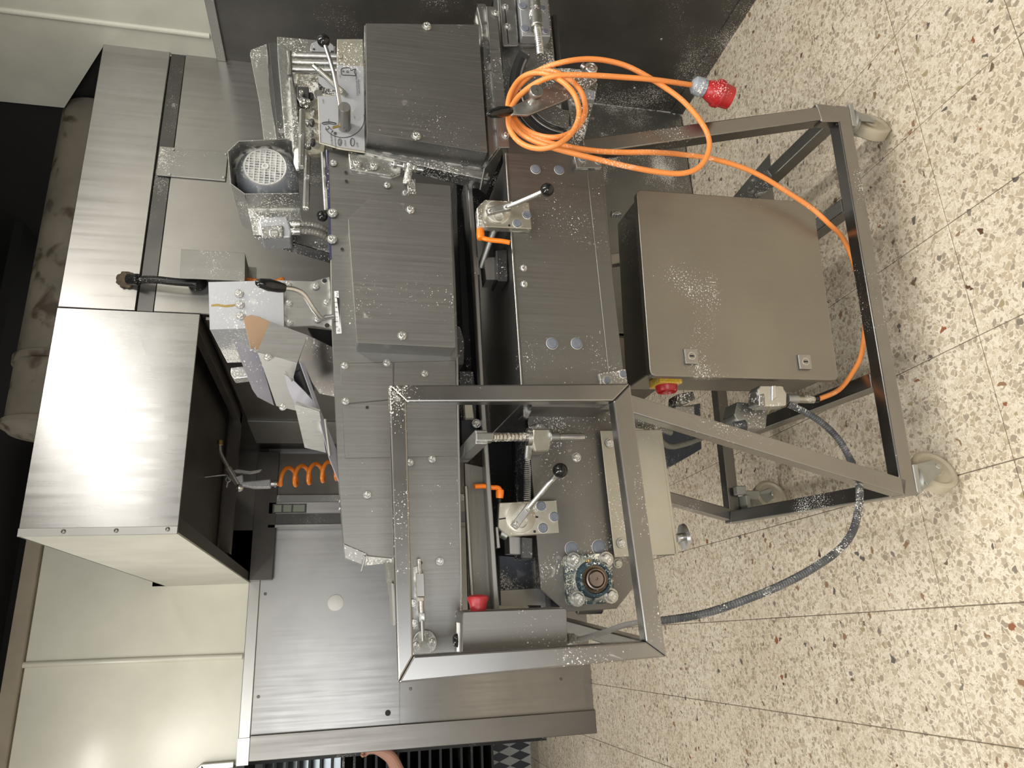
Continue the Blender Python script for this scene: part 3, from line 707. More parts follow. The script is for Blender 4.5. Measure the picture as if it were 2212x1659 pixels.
plate('black_hood', [(994, 905), (1033, 906), (1030, 985), (996, 985)], -.13, .05, belt, mc, .003)
bolt(1029, 915, -.12, .008, None, mc)
plate('side_bearing_block', [(985, 700), (996, 708), (1004, 735), (1003, 785), (985, 790)], -.11, .08, steel_dark, mc, .002)
# guide blocks in the gap
rod('shift_shaft', mp(1068, 496, -.06), mp(1038, 578, -.12), px(8.5), steel, mc)
plate('shaft_bracket', [(1027, 555), (1033, 555), (1036, 593), (1030, 592)], -.10, .05, steel_clean, mc, .001)
plate('guide_block', [(1045, 556), (1071, 555), (1074, 604), (1050, 604)], -.10, .05, steel_clean, mc, .001)
plate('guide_block', [(1071, 539), (1097, 537), (1098, 607), (1074, 606)], -.075, .07, steel_dark, mc, .003)
plate('guide_block', [(1099, 1158), (1125, 1160), (1126, 1198), (1101, 1197)], -.14, .05, steel_clean, mc, .001)
plate('guide_block', [(1125, 1158), (1152, 1160), (1152, 1208), (1126, 1208)], -.13, .07, steel_dark, mc, .003)
plate('flour_crusted_plate', [(1078, 1200), (1156, 1205), (1162, 1275), (1082, 1285)], -.28, .01, mat('crusted_blue_plate', (.10, .11, .13), .5, .5, .80, .1, mask=9), mc, .001)
plate('cross_panel', [(1080, 1275), (1168, 1270), (1196, 1312), (1082, 1316)], -.20, .01, steel_clean, mc, .001)
plate('cross_panel', [(1078, 1308), (1215, 1312), (1215, 1320), (1080, 1322)], -.10, .01, brassy, mc, .001)
plate('latch_block', [(1144, 1308), (1169, 1308), (1169, 1318), (1144, 1318)], -.09, .02, gasp, mc, .001)
lathe('roller', Vector((.02, .22, 1.0)), (1, 0, 0), [(0, .05), (.9, .05)], belt, mc, 24)

# ---- gear plate behind the guard
gp_ = plate('gear_plate', [(1139, 878), (1159, 1157), (1168, 1273), (1224, 1322), (1332, 1315), (1374, 1262), (1364, 1160), (1346, 880)], -.13, .008, mat('gear_plate_steel', (.21, .20, .185), 1, .45, .34, .04, bump=.08, mask=5), mc, .001)
rod('roller_end', mp(1245, 1314, -.16), mp(1300, 1312, -.16), .014, steel_dark, mc)
plate('scraper_block', [(1368, 1212), (1382, 1245), (1392, 1275), (1372, 1262)], -.15, .05, gasp, mc, .001)
gv = plate('cover_plate', [(1297, 930), (1426, 928), (1452, 1130), (1462, 1197), (1328, 1204)], -.112, .004, galv, mc, .001, lab='pale galvanised cover plate')
plate('cover_fold', [(1424, 928), (1430, 930), (1466, 1197), (1458, 1199)], -.112, .10, galv, gv, .001)
for x, y in ((1317, 957), (1342, 1173)): bolt(x, y, -.11, .0085, zinc, gv)
bolt(1245, 988, -.13, .0085, zinc, mc); bolt(1334, 1217, -.13, .0085, brassy, mc)
lathe('chrome_foot', mp(1462, 1162, -.16), EXl if False else Vector((.1, -.1, -1)), [(0, .010), (.012, .010), (.014, .030), (.022, .031), (.024, .02), (.024, 0)], chrome, mc, 28)
for x, y, r in ((1235, 1185.5, 12), (1293.6, 1182, 12.5)): cap(x, y, -.13, px(r, -.13), None, mc)
# bearing
fb = prism('bearing_flange', round_poly([mp(x, y, -.112) for x, y in ((1219, 1200), (1321, 1194), (1329, 1302), (1227, 1308))], .012, 5), (0, .018, 0), bluep, mc, .003, 2)
for x, y in ((1238, 1210), (1309, 1208), (1247, 1293.5), (1319.5, 1287)): bolt(x, y, -.110, px(11.5, -.11), zinc, fb)
bc = mp(1281, 1251, -.112); rr = px(34, -.11)
lathe('bearing_housing', bc, (0, -1, 0), [(0, rr * 1.08), (.016, rr), (.020, rr * .95), (.020, rr * .82), (.012, rr * .80), (.012, 0)], mat('housing_paint', (.018, .046, .062), .1, .4, .34, .1, mask=18), fb, 40)
lathe('bearing_race', bc + Vector((0, -.012, 0)), (0, -1, 0), [(0, rr * .79), (.003, rr * .78), (.002, rr * .62), (.001, rr * .60)], mat('greasy_race', (.10, .075, .045), .6, .45, .25, .3, mask=30), fb, 32, cap=False)
lathe('shaft', bc + Vector((0, -.010, 0)), (0, -1, 0), [(0, rr * .60), (.012, rr * .58), (.013, rr * .50), (.010, rr * .48), (.014, rr * .44), (.016, rr * .40), (.016, rr * .08), (.008, 0)], mat('worn_shaft', (.25, .2, .17), 1, .4, .1, .2), fb, 32)
lathe('grease_nipple', mp(1273, 1212, -.10), (0, -.4, 1), [(0, .004), (.004, .004), (.005, .0025), (.008, .003), (.01, .001)], tan_w, fb, 10)
pxtext('ASAHI', 1236, 1283, 1236, -.1115, bluep, fb)
# ---- lever brackets
def lever_bracket(poly, disc, r, bol, ballp, caps, d, holes, hub, arm, flip, th=.022):
    b = plate('lever_bracket', poly, d + th, th, brassy, mc, .0015)
    c = mp(*disc, d + th); R_ = px(r, d + th)
    lathe('disc', c, (0, -1, 0), [(0, R_), (.004, R_), (.005, R_ * .95), (.005, 0)], brassy, b, 36)
    sgn = 1
    lathe('hub_boss', mp(disc[0] + (2 if flip else 3), disc[1] + 9, d + th + .005), (0, -1, 0), [(0, R_ * .42), (.003, R_ * .40), (.001, R_ * .3), (.002, R_ * .12), (.001, 0)], brassy, b, 24)
    p0 = mp(*bol[0], d + th + .012); p1 = mp(*bol[1], d + th + .016)
    v = (p1 - p0); sq('lever_foot', p0 - v * .2, p1 + v * .25, .016, .014, steel_dusty, b, up=(0, 1, 0), bev=.002)
    for x, y in bol: bolt(x, y, d + th + .020, .0058, zinc, b)
    pb_ = mp(*ballp, d + .10)
    tube('lever_rod', [p1 - v * .1, p1 + (pb_ - p1) * .5, pb_], .0062, chrome, b, 6, 5)
    ball('ball_knob', pb_, px(15.5, d + .10), black, b)
    for x, y in caps: cap(x, y, d + th, px(8.5, d + th), None, b)
    for x, y in holes: lathe('hole', mp(x, y, d + th), (0, -1, 0), [(0, .0032), (.0006, .003), (.0006, 0)], ink, b, 12)
    h0 = mp(*hub[0], d + .01); h1 = mp(*hub[1], d + .012)
    cl = lathe('clamp_hub', h0, h1 - h0, [(0, .0085), ((h1 - h0).length * .6, .0095), ((h1 - h0).length, .009), ((h1 - h0).length + .002, .006)], orange, b, 16, lab='orange clamping handle hub')
    rod('clamp_screw', h0 - (h1 - h0) * .6, h0, .005, black, b)
    ap = [mp(x, y, d + .012 + k * .004) for k, (x, y) in enumerate(arm)]
    o = tube('clamp_handle', ap, .0055, orange, b, 10, 6, lab='orange plastic clamping handle')
    return b
lever_bracket([(1048, 431), (1143, 437), (1149, 494), (1033, 489), (1030, 449)], (1074, 459), 26, [(1058, 457), (1093, 449)], (1182, 410), [(1138, 464), (1117, 483)], -.022, [(1100, 487)],
              [(1037, 496), (1039, 516)], [(1039, 512), (1048, 516), (1064, 519), (1084, 521), (1101, 524)], False)
lever_bracket([(1079, 1086), (1203, 1080), (1209, 1152), (1099, 1159), (1076, 1140)], (1124, 1118), 30, [(1114, 1133), (1139, 1100)], (1210, 1016), [(1168.7, 1093), (1197, 1116), (1172.7, 1140.5)], -.13, [(1155, 1148)],
              [(1079, 1076), (1080, 1058)], [(1082, 1062), (1076, 1054), (1062, 1053), (1044, 1050), (1025, 1051)], True)
plate('slot', [(1156, 1114), (1163, 1115), (1163, 1119), (1156, 1119)], -.107, .001, ink, mc, 0)
plate('slot', [(1078, 1120), (1092, 1118), (1092, 1121), (1078, 1123)], -.107, .001, ink, mc, 0)
plate('stop_tab', [(1071, 1138), (1076, 1138), (1081, 1184), (1074, 1184)], -.10, .02, steel_clean, mc, .001)
rod('stop_pin', mp(1082, 1150, -.12), mp(1096, 1158, -.12), .011, steel_dusty, mc)
# ---- threaded adjuster
sqa = mp(1040, 944, .05); sqb = mp(992, 985, -.09)
sq('adjuster_arm', sqa + Vector((0, 0, .0)), Vector((sqa.x - .004, .16, sqa.z + .006)), .03, .026, steel_dusty, mc, up=(0, 0, 1))
plate('adjuster_head', [(1027, 933), (1067, 934), (1066, 953), (1028, 953)], .052, .028, steel_dusty, mc, .003, 2)
tube('threaded_rod', [mp(1062, 944, .03), mp(1100, 944, .0), mp(1142, 944, -.03)], .0085, zinc, mc, 14, corr=.16, pitch=.010)
lathe('eye_collar', mp(1138, 944, -.03), mp(1150, 944, -.03) - mp(1138, 944, -.03), [(0, .019), (.010, .019), (.012, .012)], zinc, mc, 20)
hxb = plate('nut_block', [(1152, 926), (1188, 926), (1192, 950), (1188, 974), (1156, 976), (1150, 952)], -.07, .05, brassy, mc, .003)
plate('block_gusset', [(1142, 922), (1170, 914), (1190, 928), (1150, 930)], -.10, .03, steel_dusty, mc, .001)
bolt(1163, 923, -.098, .006, None, mc)
rod('adjuster_rod', mp(1188, 944, -.07), mp(1262, 943, -.07), .0085, chrome, mc)
rod('adjuster_rod', mp(1188, 944, -.07), mp(1208, 944, -.07), .011, steel_dusty, mc)
cpts = []
s0, s1 = mp(1140, 990, -.09), mp(1139, 1082, -.115)
for i in range(22 * 10):
    t = i / 220; c = s0.lerp(s1, t); an = 2 * pi * i / 10; rr_ = px(7) * (.6 + .4 * min(1, t * 4)); cpts.append(c + Vector((0, cos(an) * rr_, sin(an) * rr_)))
tube('return_spring', cpts, .0012, steel_dusty, mc, 5, 1)
rod('spring_rod', mp(1143, 955, -.09), mp(1140, 992, -.09), .009, steel_dusty, mc)

# ---- upper body
upm = mat('upper_body_steel', (.265, .26, .246), 1, .44, .10, .03, (260, 260, 4), mask=3)
ub = plate('upper_body', [(704, 322), (712, 455), (716, 700), (728, 1000), (742, 1175), (796, 1201), (848, 1206), (893, 1417), (1000, 1412), (991, 800), (984, 600), (974, 400), (886, 392), (882, 330)], -.067, .40, upm, mc, .0015)
plate('end_panel', [(735, 785), (849, 782), (850, 862), (738, 872)], -.064, .003, upm, ub, .0008)
plate('end_panel', [(851, 782), (984, 779), (990, 985), (745, 990), (739, 874), (851, 863)], -.065, .002, upm, ub, .0008)
plate('lower_lip', [(986, 770), (990, 770), (1001, 1412), (997, 1412)], -.060, .008, steel_clean, ub, .001)
for x, y in ((718, 460), (717, 517)): bolt(x, y, -.063, .0085, zinc, ub)
for x, y in ((744, 790), (835, 784), (746, 867), (917, 807), (885, 999), (933, 992), (793, 1069), (950, 1213), (836, 400), (720, 352)): bolt(x, y, -.064, .0062, zinc, ub)
for x, y in ((739, 538), (793, 880), (917, 872), (747, 372), (748, 391), (909, 1216)): lathe('hole', mp(x, y, -.064), (0, -1, 0), [(0, .0035), (.0004, .0035), (.0005, 0)], ink, ub, 10)
plate('end_flap', [(742, 1174), (793, 1196), (786, 1222), (745, 1206)], -.064, .01, steel_clean, ub, .001)
plate('end_flap', [(786, 1200), (792, 1202), (782, 1236), (778, 1234)], -.05, .01, steel_clean, ub, .001)
plate('scraper_edge', [(792, 1199), (852, 1190), (852, 1214), (788, 1222)], -.10, .02, steel_heavy, ub, .001)
for y in (1082, 1098): rod('stud', mp(738, y, -.2), mp(732, y, -.2), .004, zinc, ub)
plate('tray_end', [(845, 1258), (851, 1260), (858, 1352), (850, 1352)], -.15, .1, steel_clean, ub, .001)
plate('notch_plate', [(718, 455), (752, 455), (754, 474), (722, 474)], -.068, .02, steel_dark, ub, 0)
# front cover 2
c2 = plate('front_cover', pxr([(805, 421), (752, 474), (771, 740), (984, 751), (972, 424)], 3), -.002, .066, upm, mc, .004, 3)
for x, y in ((886, 453), (868, 725)): bolt(x, y, -.001, .0075, zinc, c2)
bolt(876, 418, -.05, .007, zinc, mc)
# big right-hand cover
c1 = plate('roller_cover', pxr([(790, 50.5), (1033, 53), (1053, 330), (793, 286)], 2), .004, .066, upm, mc, .004, 3)
for x, y in ((922, 57), (899, 294)): bolt(x, y, .005, .0085, zinc, c1)
plate('cover_base', [(787, 54), (1046, 60), (1058, 386), (1030, 384), (830, 332), (786, 326)], -.063, .05, steel_dusty, mc, .001)
plate('cover_lip', [(786, 322), (850, 335), (1056, 372), (1056, 388), (1040, 386), (880, 352), (786, 330)], -.05, .02, steel_dusty, mc, .002)
sheet('lip_brace', [mp(1047, 365, -.03), mp(1083, 318, -.03), mp(1086, 330, -.03), mp(1050, 420, -.10), mp(1038, 410, -.10)], steel_dusty, mc, .003)
# angle strip, inner shiny fold
plate('angle_strip', [(1050, 12.6), (1072, 14), (1101, 318.6), (1077, 318.6)], -.02, .004, steel_dusty, mc, .001)
plate('angle_fold', [(1030, 14), (1050, 12.6), (1077, 318.6), (1056, 345), (1040, 60)], -.03, .05, steel_heavy, mc, .002)
prism('rounded_tab', round_poly([mp(x, y, -.05) for x, y in ((1026, 50), (1031, 8), (1050, 8), (1050, 60))], .008), (0, .003, 0), steel_heavy, mc)
bolt(1071, 29, -.018, .0065, zinc, mc); bolt(1093, 292, -.018, .0065, zinc, mc)

# ---- dial plate and switching lever
dp = plate('dial_plate', [(728, 84), (784, 84), (789, 330), (735, 322), (690, 309), (686, 207), (722, 205), (727, 190)], -.045, .004, galv, mc, .001)
plate('dial_sticker', [(729, 140), (785, 143), (788, 326), (736, 318), (691, 306), (688, 208), (724, 207)], -.044, .0008, stickerm, dp, 0)
plate('dial_sticker', [(687, 162), (728, 186), (724, 195), (699, 188), (688, 178)], -.043, .001, stickerm, dp, 0)
plate('dial_ear', pxr([(677, 200), (682, 192), (697, 195), (697, 215), (682, 215)], 8), -.046, .004, steel_heavy, dp, .001)
for x, y in ((734, 121),): bolt(x, y, -.044, .005, brassy, dp)
for t_, x, y0, y1, x1 in (('ZUM FLACHROLLEN OBERKORB', 773.5, 207, 155, 770), ('* HIER EINRASTEN', 778, 206, 172, 776), ('HÖRNCHEN - WICKELN', 694, 307, 267, 693), ('SCHRUPPEN', 719, 313, 288, 717), ('RUNDWIRKEN', 727, 320, 293, 725), ('STRAFF', 748, 316, 302, 747), ('LOSE', 774, 318, 308, 773), ('LANG', 736, 169, 161, 736), ('KURZ', 700, 223, 214, 699), ('HEBEN', 768, 257, 250, 766)):
    pxtext(t_, x, y0, y1, -.0428, ink, dp, x1, 'lettering')
def pline(pts, d, r=.0007, m=ink, par=dp, name='printed_line', closed=False):
    if closed: pts = pts + [pts[0]]
    return tube(name, [mp(x, y, d) for x, y in pts], r, m, par, 5, 3)
arc = [(741 + 46 * cos(a), 255 + 42 * sin(a)) for a in [radians(t) for t in range(-10, 150, 12)]]
pline(arc, -.043)
pline([(737, 155), (737, 150), (741, 147), (752, 146), (757, 149), (758, 152), (768, 149), (765, 156), (768, 163), (750, 162), (740, 162), (737, 158)], -.043, closed=True)
for cx, cy, r_ in ((750.6, 154.8, 2.2), (741.6, 154, 1.4), (724, 288, 2.8), (724, 288, 1.2)): pline([(cx + r_ * cos(a * pi / 5), cy + r_ * sin(a * pi / 5)) for a in range(10)], -.043, .0005, closed=True)
for (cx, cy, rx, ry) in ((734, 307, 3.8, 7.5), (761, 307, 4.5, 8.5)):
    pline([(cx + rx * cos(a * pi / 6), cy + ry * sin(a * pi / 6)) for a in range(12)], -.043, .0006, closed=True)
pline([(733, 302), (735, 307), (733, 312)], -.043, .0005)
for k in range(5): pline([(757.5, 301 + 3 * k), (760, 301.5 + 3 * k)], -.043, .0005)
pline([(695, 266), (700, 264), (712, 263), (726, 266), (722, 269), (711, 267), (700, 269), (695, 266)], -.043)
pline([(698, 266), (711, 264.8), (724, 266.5)], -.043, .0004); pline([(710, 257), (710, 264)], -.043, .0005)
pline([(703, 275), (707, 280), (711, 275), (708, 272), (714, 278), (718, 283), (715, 286), (720, 283)], -.043, .0006)
hb0 = mp(744, 274, -.044); hb1 = Vector((hb0.x, hb0.y - .075, hb0.z))
lathe('lever_hub', hb0, (0, -1, 0), [(0, px(15)), (.006, px(13.5)), (.074, px(12.6)), (.075, px(12)), (.0752, 0)], steel_clean, dp, 32)
for zz in (.012, .024): lathe('set_screw', hb0 + Vector((-.012, -.02, .004 - zz * .3)) + Vector((0, zz - .01, 0)), (-1, -.4, 0), [(0, .0022), (.0015, .0022), (.0016, 0)], ink, dp, 8)
kb = mp(699, 88, .045); tube('lever_rod', [hb1 + Vector((0, .018, .008)), hb1.lerp(kb, .5), kb], .0046, chrome, dp, 12, 3)
ball('ball_knob', kb, px(14.2, .045), black, dp)
rod('locking_peg', mp(738, 197, -.03), mp(687, 150, .0), .0062, chrome, dp); rod('locking_peg', mp(686, 149, .0), mp(676, 140, .004), .0055, chrome, dp)
rod('peg_nut', mp(745, 204, -.044), mp(736, 195, -.03), .007, brassy, dp)
rod('pointer', mp(737, 271, -.03), mp(718, 276, -.03), .0028, tan_w, dp)

# ---- moulding head above and behind the dial
hd = plate('head_plate', [(542, 107), (577, 94), (583, 200), (604, 335), (574, 335), (560, 220), (540, 118)], -.22, .004, steel_dusty, mc, .001)
plate('head_plate', [(580, 92), (597, 90), (625, 330), (604, 335)], -.19, .05, steel_dark, mc, .001)
h2 = plate('head_housing', [(598, 78), (688, 86), (726, 100), (727, 140), (720, 330), (618, 330), (600, 128)], -.17, .16, steel_heavy, mc, .002)
prism('round_guard', round_poly([mp(x, y, -.13) for x, y in ((668, 110), (672, 92), (700, 84), (722, 98), (722, 112))], .02, 5), (0, .008, 0), alu, mc, .001)
for x, y in ((678, 106), (717, 111)): lathe('hole', mp(x, y, -.129), (0, -1, 0), [(0, .003), (.0005, 0)], ink, mc, 8)
for y in (119, 134, 149): rod('cross_rod', mp(622, y, -.13), mp(728, y + 3, -.12), px(7), zinc, mc)
plate('rod_yoke', [(618, 106), (629, 106), (631, 158), (620, 160), (622, 132)], -.115, .02, steel_heavy, mc, .003)
plate('side_frame', [(622, 155), (632, 155), (652, 300), (650, 340), (634, 335), (628, 240)], -.13, .04, steel_heavy, mc, .003)
hm = mat('flour_caked_interior', (.35, .32, .24), .1, .8, .5, .2, bump=1, mask=14)
plate('caked_interior', [(640, 158), (688, 160), (690, 200), (720, 205), (700, 330), (655, 335), (645, 210)], -.155, .02, hm, mc, .002)
plate('feeder_block', [(641, 186), (667, 187), (668, 225), (650, 226), (641, 210)], -.13, .02, steel_dark, mc, .002)
for x, y, r in ((655, 224, 9), (667, 224, 5), (663, 236, 4), (668, 320, 5), (660, 318, 4), (652, 205, 6)): lathe('roller_end', mp(x, y, -.13), (0, -1, 0), [(0, px(r)), (.012, px(r)), (.013, px(r * .5)), (.010, 0)], steel_heavy, mc, 16)
for i, (x, y) in enumerate(((672, 205), (676, 240), (674, 262), (672, 285), (676, 305), (665, 262))):
    plate('link_piece', [(x - 6, y - 7), (x + 3, y - 8), (x + 6, y), (x + 2, y + 8), (x - 5, y + 6)], -.14, .014, (steel_dark, steel_heavy)[i % 2], mc, .003)
rod('hex_handle', mp(653, 238, -.10), mp(651, 362, -.06), px(6.6, -.08), zinc, mc, 6)
rod('hex_handle', mp(665, 338, -.12), mp(661, 452, -.08), px(6.8, -.10), zinc, mc, 6)
rod('shaft', mp(697, 330, -.10), mp(704, 456, -.10), px(5), steel_dusty, mc)
plate('white_stop', [(636, 322), (645, 318), (646, 364), (640, 365), (634, 350)], -.12, .01, paper, mc, .001)
plate('blue_strip', [(705.5, 325), (709, 325), (716, 560), (712, 560)], -.066, .002, mat('blue_strip', (.03, .03, .09), 0, .4, .3), mc, 0)
for y, r in ((467, 11.5),): ball('ball_knob', mp(696, y, -.10), px(r, -.1), black, mc)
plate('hinge_block', [(752, 326), (845, 345), (866, 352), (866, 372), (845, 380), (757, 366)], -.055, .02, steel_dusty, mc, .002)
for x, y in ((770, 354), (807, 359)): bolt(x, y, -.053, .008, zinc, mc)
rod('adjust_screw', mp(845, 354, -.045), mp(915, 368, -.045), .005, zinc, mc)
for x in (850, 871, 893): rod('lock_nut', mp(x, 355 + (x - 850) * .2, -.045), mp(x + 7, 356 + (x - 850) * .2, -.045), .0095, zinc, mc, 6)
rod('swivel_pin', mp(886, 352, -.04), mp(878, 398, -.06), px(8.5), steel_heavy, mc)
plate('pin_bracket', [(876, 385), (897, 385), (900, 420), (882, 420)], -.066, .02, steel_dusty, mc, .002)

# ---- motor in its cowl
cw = []
prof = [(654, 478), (645, 417), (529, 418), (499, 396), (493, 328), (516, 306), (620, 300.6), (629, 306)]
dm = -.10
fr_ = [mp(x, y, dm) for x, y in prof[1:]]
cwl = None
for a, b in zip(fr_, fr_[1:]):
    n_ = Vector((0, .20, 0)); o = sheet('cowl_panel', [a, b, b + n_, a + n_], steel_dusty, mc, .002)
mcn = mp(573, 361, -.13); mr_ = px(61, -.16)
mt = lathe('motor', mcn, (0, 1, 0), [(0, mr_ * .66), (.004, mr_ * .72), (.02, mr_ * .93), (.045, mr_), (.10, mr_), (.18, mr_ * .98)], motorp, mc, 44, lab='blue-grey electric motor dusted with flour')
mg_ = mr_ * .66
lathe('fan_recess', mcn + Vector((0, .001, 0)), (0, -1, 0), [(0, mg_ * .99), (.0005, 0)], ink, mt, 32)
for k in range(-3, 4):
    z_ = k * mg_ / 3.9; L_ = math.sqrt(max(.0001, mg_ ** 2 - z_ ** 2)) * .98
    rod('grille_bar', mcn + Vector((-L_, -.003, z_)), mcn + Vector((L_, -.003, z_)), .0017, grillw, mt, 6)
for k in range(-6, 7):
    x_ = k * mg_ / 6.9; L_ = math.sqrt(max(.0001, mg_ ** 2 - x_ ** 2)) * .98
    rod('grille_bar', mcn + Vector((x_, -.0035, -L_)), mcn + Vector((x_, -.0035, L_)), .0011, grillw, mt, 6)
tor = [mcn + Vector((cos(2 * pi * k / 24) * mg_, -.001, sin(2 * pi * k / 24) * mg_)) for k in range(25)]
tube('grille_ring', tor, .003, grillw, mt, 6, 2)
lathe('grille_centre', mcn + Vector((0, -.002, 0)), (0, -1, 0), [(0, .009), (.004, .008), (.004, .004), (.001, .003), (.001, 0)], grillw, mt, 18)
plate('cowl_panel', [(529, 418), (644, 416), (654, 478), (650, 505), (547.5, 508)], -.17, .002, steel_dusty, mc, .001)
tb = plate('terminal_box', [(562, 468), (620, 466), (630, 500), (628, 513), (566, 516), (558, 480)], -.14, .06, alu, mc, .004, 2)
plate('terminal_lid', [(563, 489), (611, 486), (612, 512), (567, 514)], -.134, .008, steel_heavy, tb, .002)
pxtext('U', 600, 507, 497, -.133, steel_clean, tb)
pline([(583, 498), (598, 496), (600, 510), (586, 512)], -.133, .001, steel_clean, tb, 'embossed_frame', True)
for y in (484, 500):
    rod('cable_gland', mp(626, y, -.15), mp(649, y, -.15), px(7.5, -.15), zinc, mc)
    tube('corrugated_hose', [mp(648, y, -.15), mp(670, y + 1, -.15), mp(692, y + 6, -.15), mp(709, y + 16, -.16)], px(5.5, -.15), sheath, mc, 10, corr=.12, pitch=.006)
sheet('motor_bracket', P3((548, 510, -.22), (600, 515, -.2), (712, 548, -.2), (712, 568, -.2), (560, 524, -.24)), steel_dark, mc, .004)
sheet('motor_bracket', P3((560, 512, -.25), (660, 500, -.25), (712, 520, -.25), (712, 552, -.22)), steel_dusty, mc, .004)
lathe('bracket_ring', mp(697, 535, -.20), (0, -1, 0), [(0, .022), (.006, .022), (.006, .016)], steel_dusty, mc, 20)

# ---- centre unit with regulating handle
cu = plate('hopper_housing', [(450, 609), (612, 605), (614, 707), (453, 712)], -.12, .25, alu, mc, .002)
plate('hopper_plate', [(450, 609), (612, 605), (614, 707), (453, 712)], -.118, .002, alu, cu, .0006)
for x, y in ((516, 634), (518, 657.5), (519, 682)): bolt(x, y, -.117, .0072, zinc, cu)
plate('side_plate', [(612, 605), (676, 607), (712, 597), (719, 712), (680, 704), (614, 707)], -.13, .004, steel_dusty, mc, .001)
for x, y in ((621, 614), (681, 619), (623, 655), (705, 653), (624.5, 697), (685, 690)): bolt(x, y, -.128, .006, zinc, mc)
for x, y in ((701, 606.5), (706.5, 703)): lathe('hole', mp(x, y, -.128), (0, -1, 0), [(0, .0055), (.0004, .0055), (.0005, 0)], ink, mc, 14)
plate('latch_box', [(498, 794), (536, 790), (538, 815), (505, 819), (498, 808)], -.30, .04, steel_clean, mc, .003, 2)
plate('adhesive_mark', [(456, 658), (470, 656), (486, 659), (508, 657), (508, 661), (488, 664), (470, 661), (456, 662)], -.1175, .0006, tan_w, cu, 0)
bolt(488, 757, -.30, .005, None, cu)
hg = [mp(x, y, d) for x, y, d in ((612, 622, .02), (637, 626, .01), (656, 637, .0), (676, 666, -.02), (693, 686, -.04), (704, 686, -.05), (718, 684, -.06))]
tube('regulating_handle', hg, px(5.6, -.02), chrome, mc, 12, 5)
g_a, g_b = mp(551, 609, .05), mp(615, 623, .02); gl = (g_b - g_a).length
lathe('handle_grip', g_a, g_b - g_a, [(0, 0), (.002, px(5)), (gl * .15, px(9)), (gl * .45, px(12.5)), (gl * .8, px(11)), (gl, px(8.5)), (gl + .001, 0)], black, mc, 20)
lbp = plate('scale_label', [(722, 629), (731, 628.5), (738, 720), (726.5, 721)], -.0665, .0008, paper, mc, 0)
pxtext('Zu', 734, 717, 710, -.0655, ink, lbp); pxtext('Auf', 730.5, 639.5, 631, -.0655, ink, lbp)
for k, ch_ in enumerate('0123456'): pxtext(ch_, 729 - k * .25 + (.4 if k == 0 else .8), 708 - k * 10.6, 704.8 - k * 10.6, -.0655, ink, lbp)
plate('scale_wedge', [(727.5, 643), (732.5, 643), (735, 703)], -.0653, .0004, ink, lbp, 0)
# chute of bent sheets
sheet('chute_side', P3((526, 690, -.11), (529, 684, -.11), (541, 680, -.11), (560, 684, -.11), (583, 695, -.11), (620, 708, -.11), (600, 760, -.15), (541, 752, -.15)), plexi, mc, .004, .001, 'brown translucent side flap')
sheet('chute_side', P3((503, 734, -.06), (512, 736, -.06), (556, 762, -.08), (567, 790, -.08), (592, 876, -.12), (557, 858, -.12), (546, 842, -.12)), plexi_c, mc, .003, 0, 'violet tinted clear side flap')
sheet('chute_plate', P3((583, 694, -.05), (664, 724, -.05), (642, 784, -.055), (556, 760, -.055)), upm, mc, .002)
sheet('chute_plate', P3((557, 761, -.055), (642, 783, -.055), (634, 815, -.07), (652, 890, -.12), (597, 877, -.12)), upm, mc, .002)
for x, y in ((578, 772), (611, 879)): bolt(x, y, -.05, .006, None, mc)
sheet('chute_guide', P3((614, 800, -.05), (619, 803, -.05), (632, 822, -.05), (629, 823, -.05)), steel_clean, mc, .004)
sheet('chute_flap', P3((614, 808, -.05), (632, 820, -.05), (660, 848, -.06), (690, 882, -.08), (706, 930, -.10), (640, 880, -.10), (622, 840, -.08)), plexi_c, mc, .002)
sheet('chute_flap', P3((636, 873, -.045), (690, 888, -.045), (704, 978, -.10), (658, 967, -.10)), steel_dusty, mc, .002)
sheet('chute_lip', P3((638, 869, -.04), (642, 867, -.04), (692, 885, -.04), (690, 889, -.04)), steel_clean, mc, .004)
sheet('chute_edge', P3((648, 782, -.045), (656, 782, -.045), (690, 880, -.06), (735, 990, -.07), (737, 1052, -.07), (712, 990, -.07), (686, 888, -.06)), plexi_c, mc, .003)
rod('chute_roller', mp(636, 795, -.10), mp(660, 850, -.14), .022, belt, mc)
sheet('curved_deflector', P3((664, 724, -.12), (720, 752, -.12), (728, 858, -.2), (690, 850, -.2), (645, 780, -.16)), mat('black_streaked_steel', (.14, .13, .12), .9, .4, .35, .3, mask=5), mc, .003)
rod('hinge_pin', mp(702, 905, -.05), mp(712, 985, -.06), .003, steel_clean, mc)
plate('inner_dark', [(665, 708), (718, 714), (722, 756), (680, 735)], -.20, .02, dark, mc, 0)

# ---- lower-left mechanism: toggle on upper body
plate('toggle_plate', [(893, 1225), (904, 1222), (905, 1358), (894, 1360)], -.062, .004, steel_dusty, ub, .001)
plate('toggle_block', [(899, 1238), (916, 1238), (918, 1289), (901, 1289)], -.045, .018, steel_clean, ub, .001)
rod('toggle_rod', mp(905, 1208, -.055), mp(907, 1240, -.05), px(4.2), zinc, ub); rod('toggle_rod', mp(909, 1289, -.05), mp(911, 1325, -.05), px(4.8), zinc, ub)
rod('toggle_nut', mp(908, 1290, -.05), mp(908.5, 1299, -.05), px(8), zinc, ub, 6)
plate('toggle_fork', [(905, 1323), (919, 1323), (919, 1344), (906, 1345)], -.045, .012, zinc, ub, .002)
rod('toggle_link', mp(912, 1340, -.045), mp(914, 1385, -.045), .0035, steel, ub)
for x, y in ((892, 1303), (894, 1346)): bolt(x, y, -.06, .0055, None, ub)
lathe('pivot_disc', mp(917, 1388, -.064), (0, -1, 0), [(0, px(23)), (.006, px(23)), (.007, px(22)), (.007, 0)], steel_dusty, ub, 36)
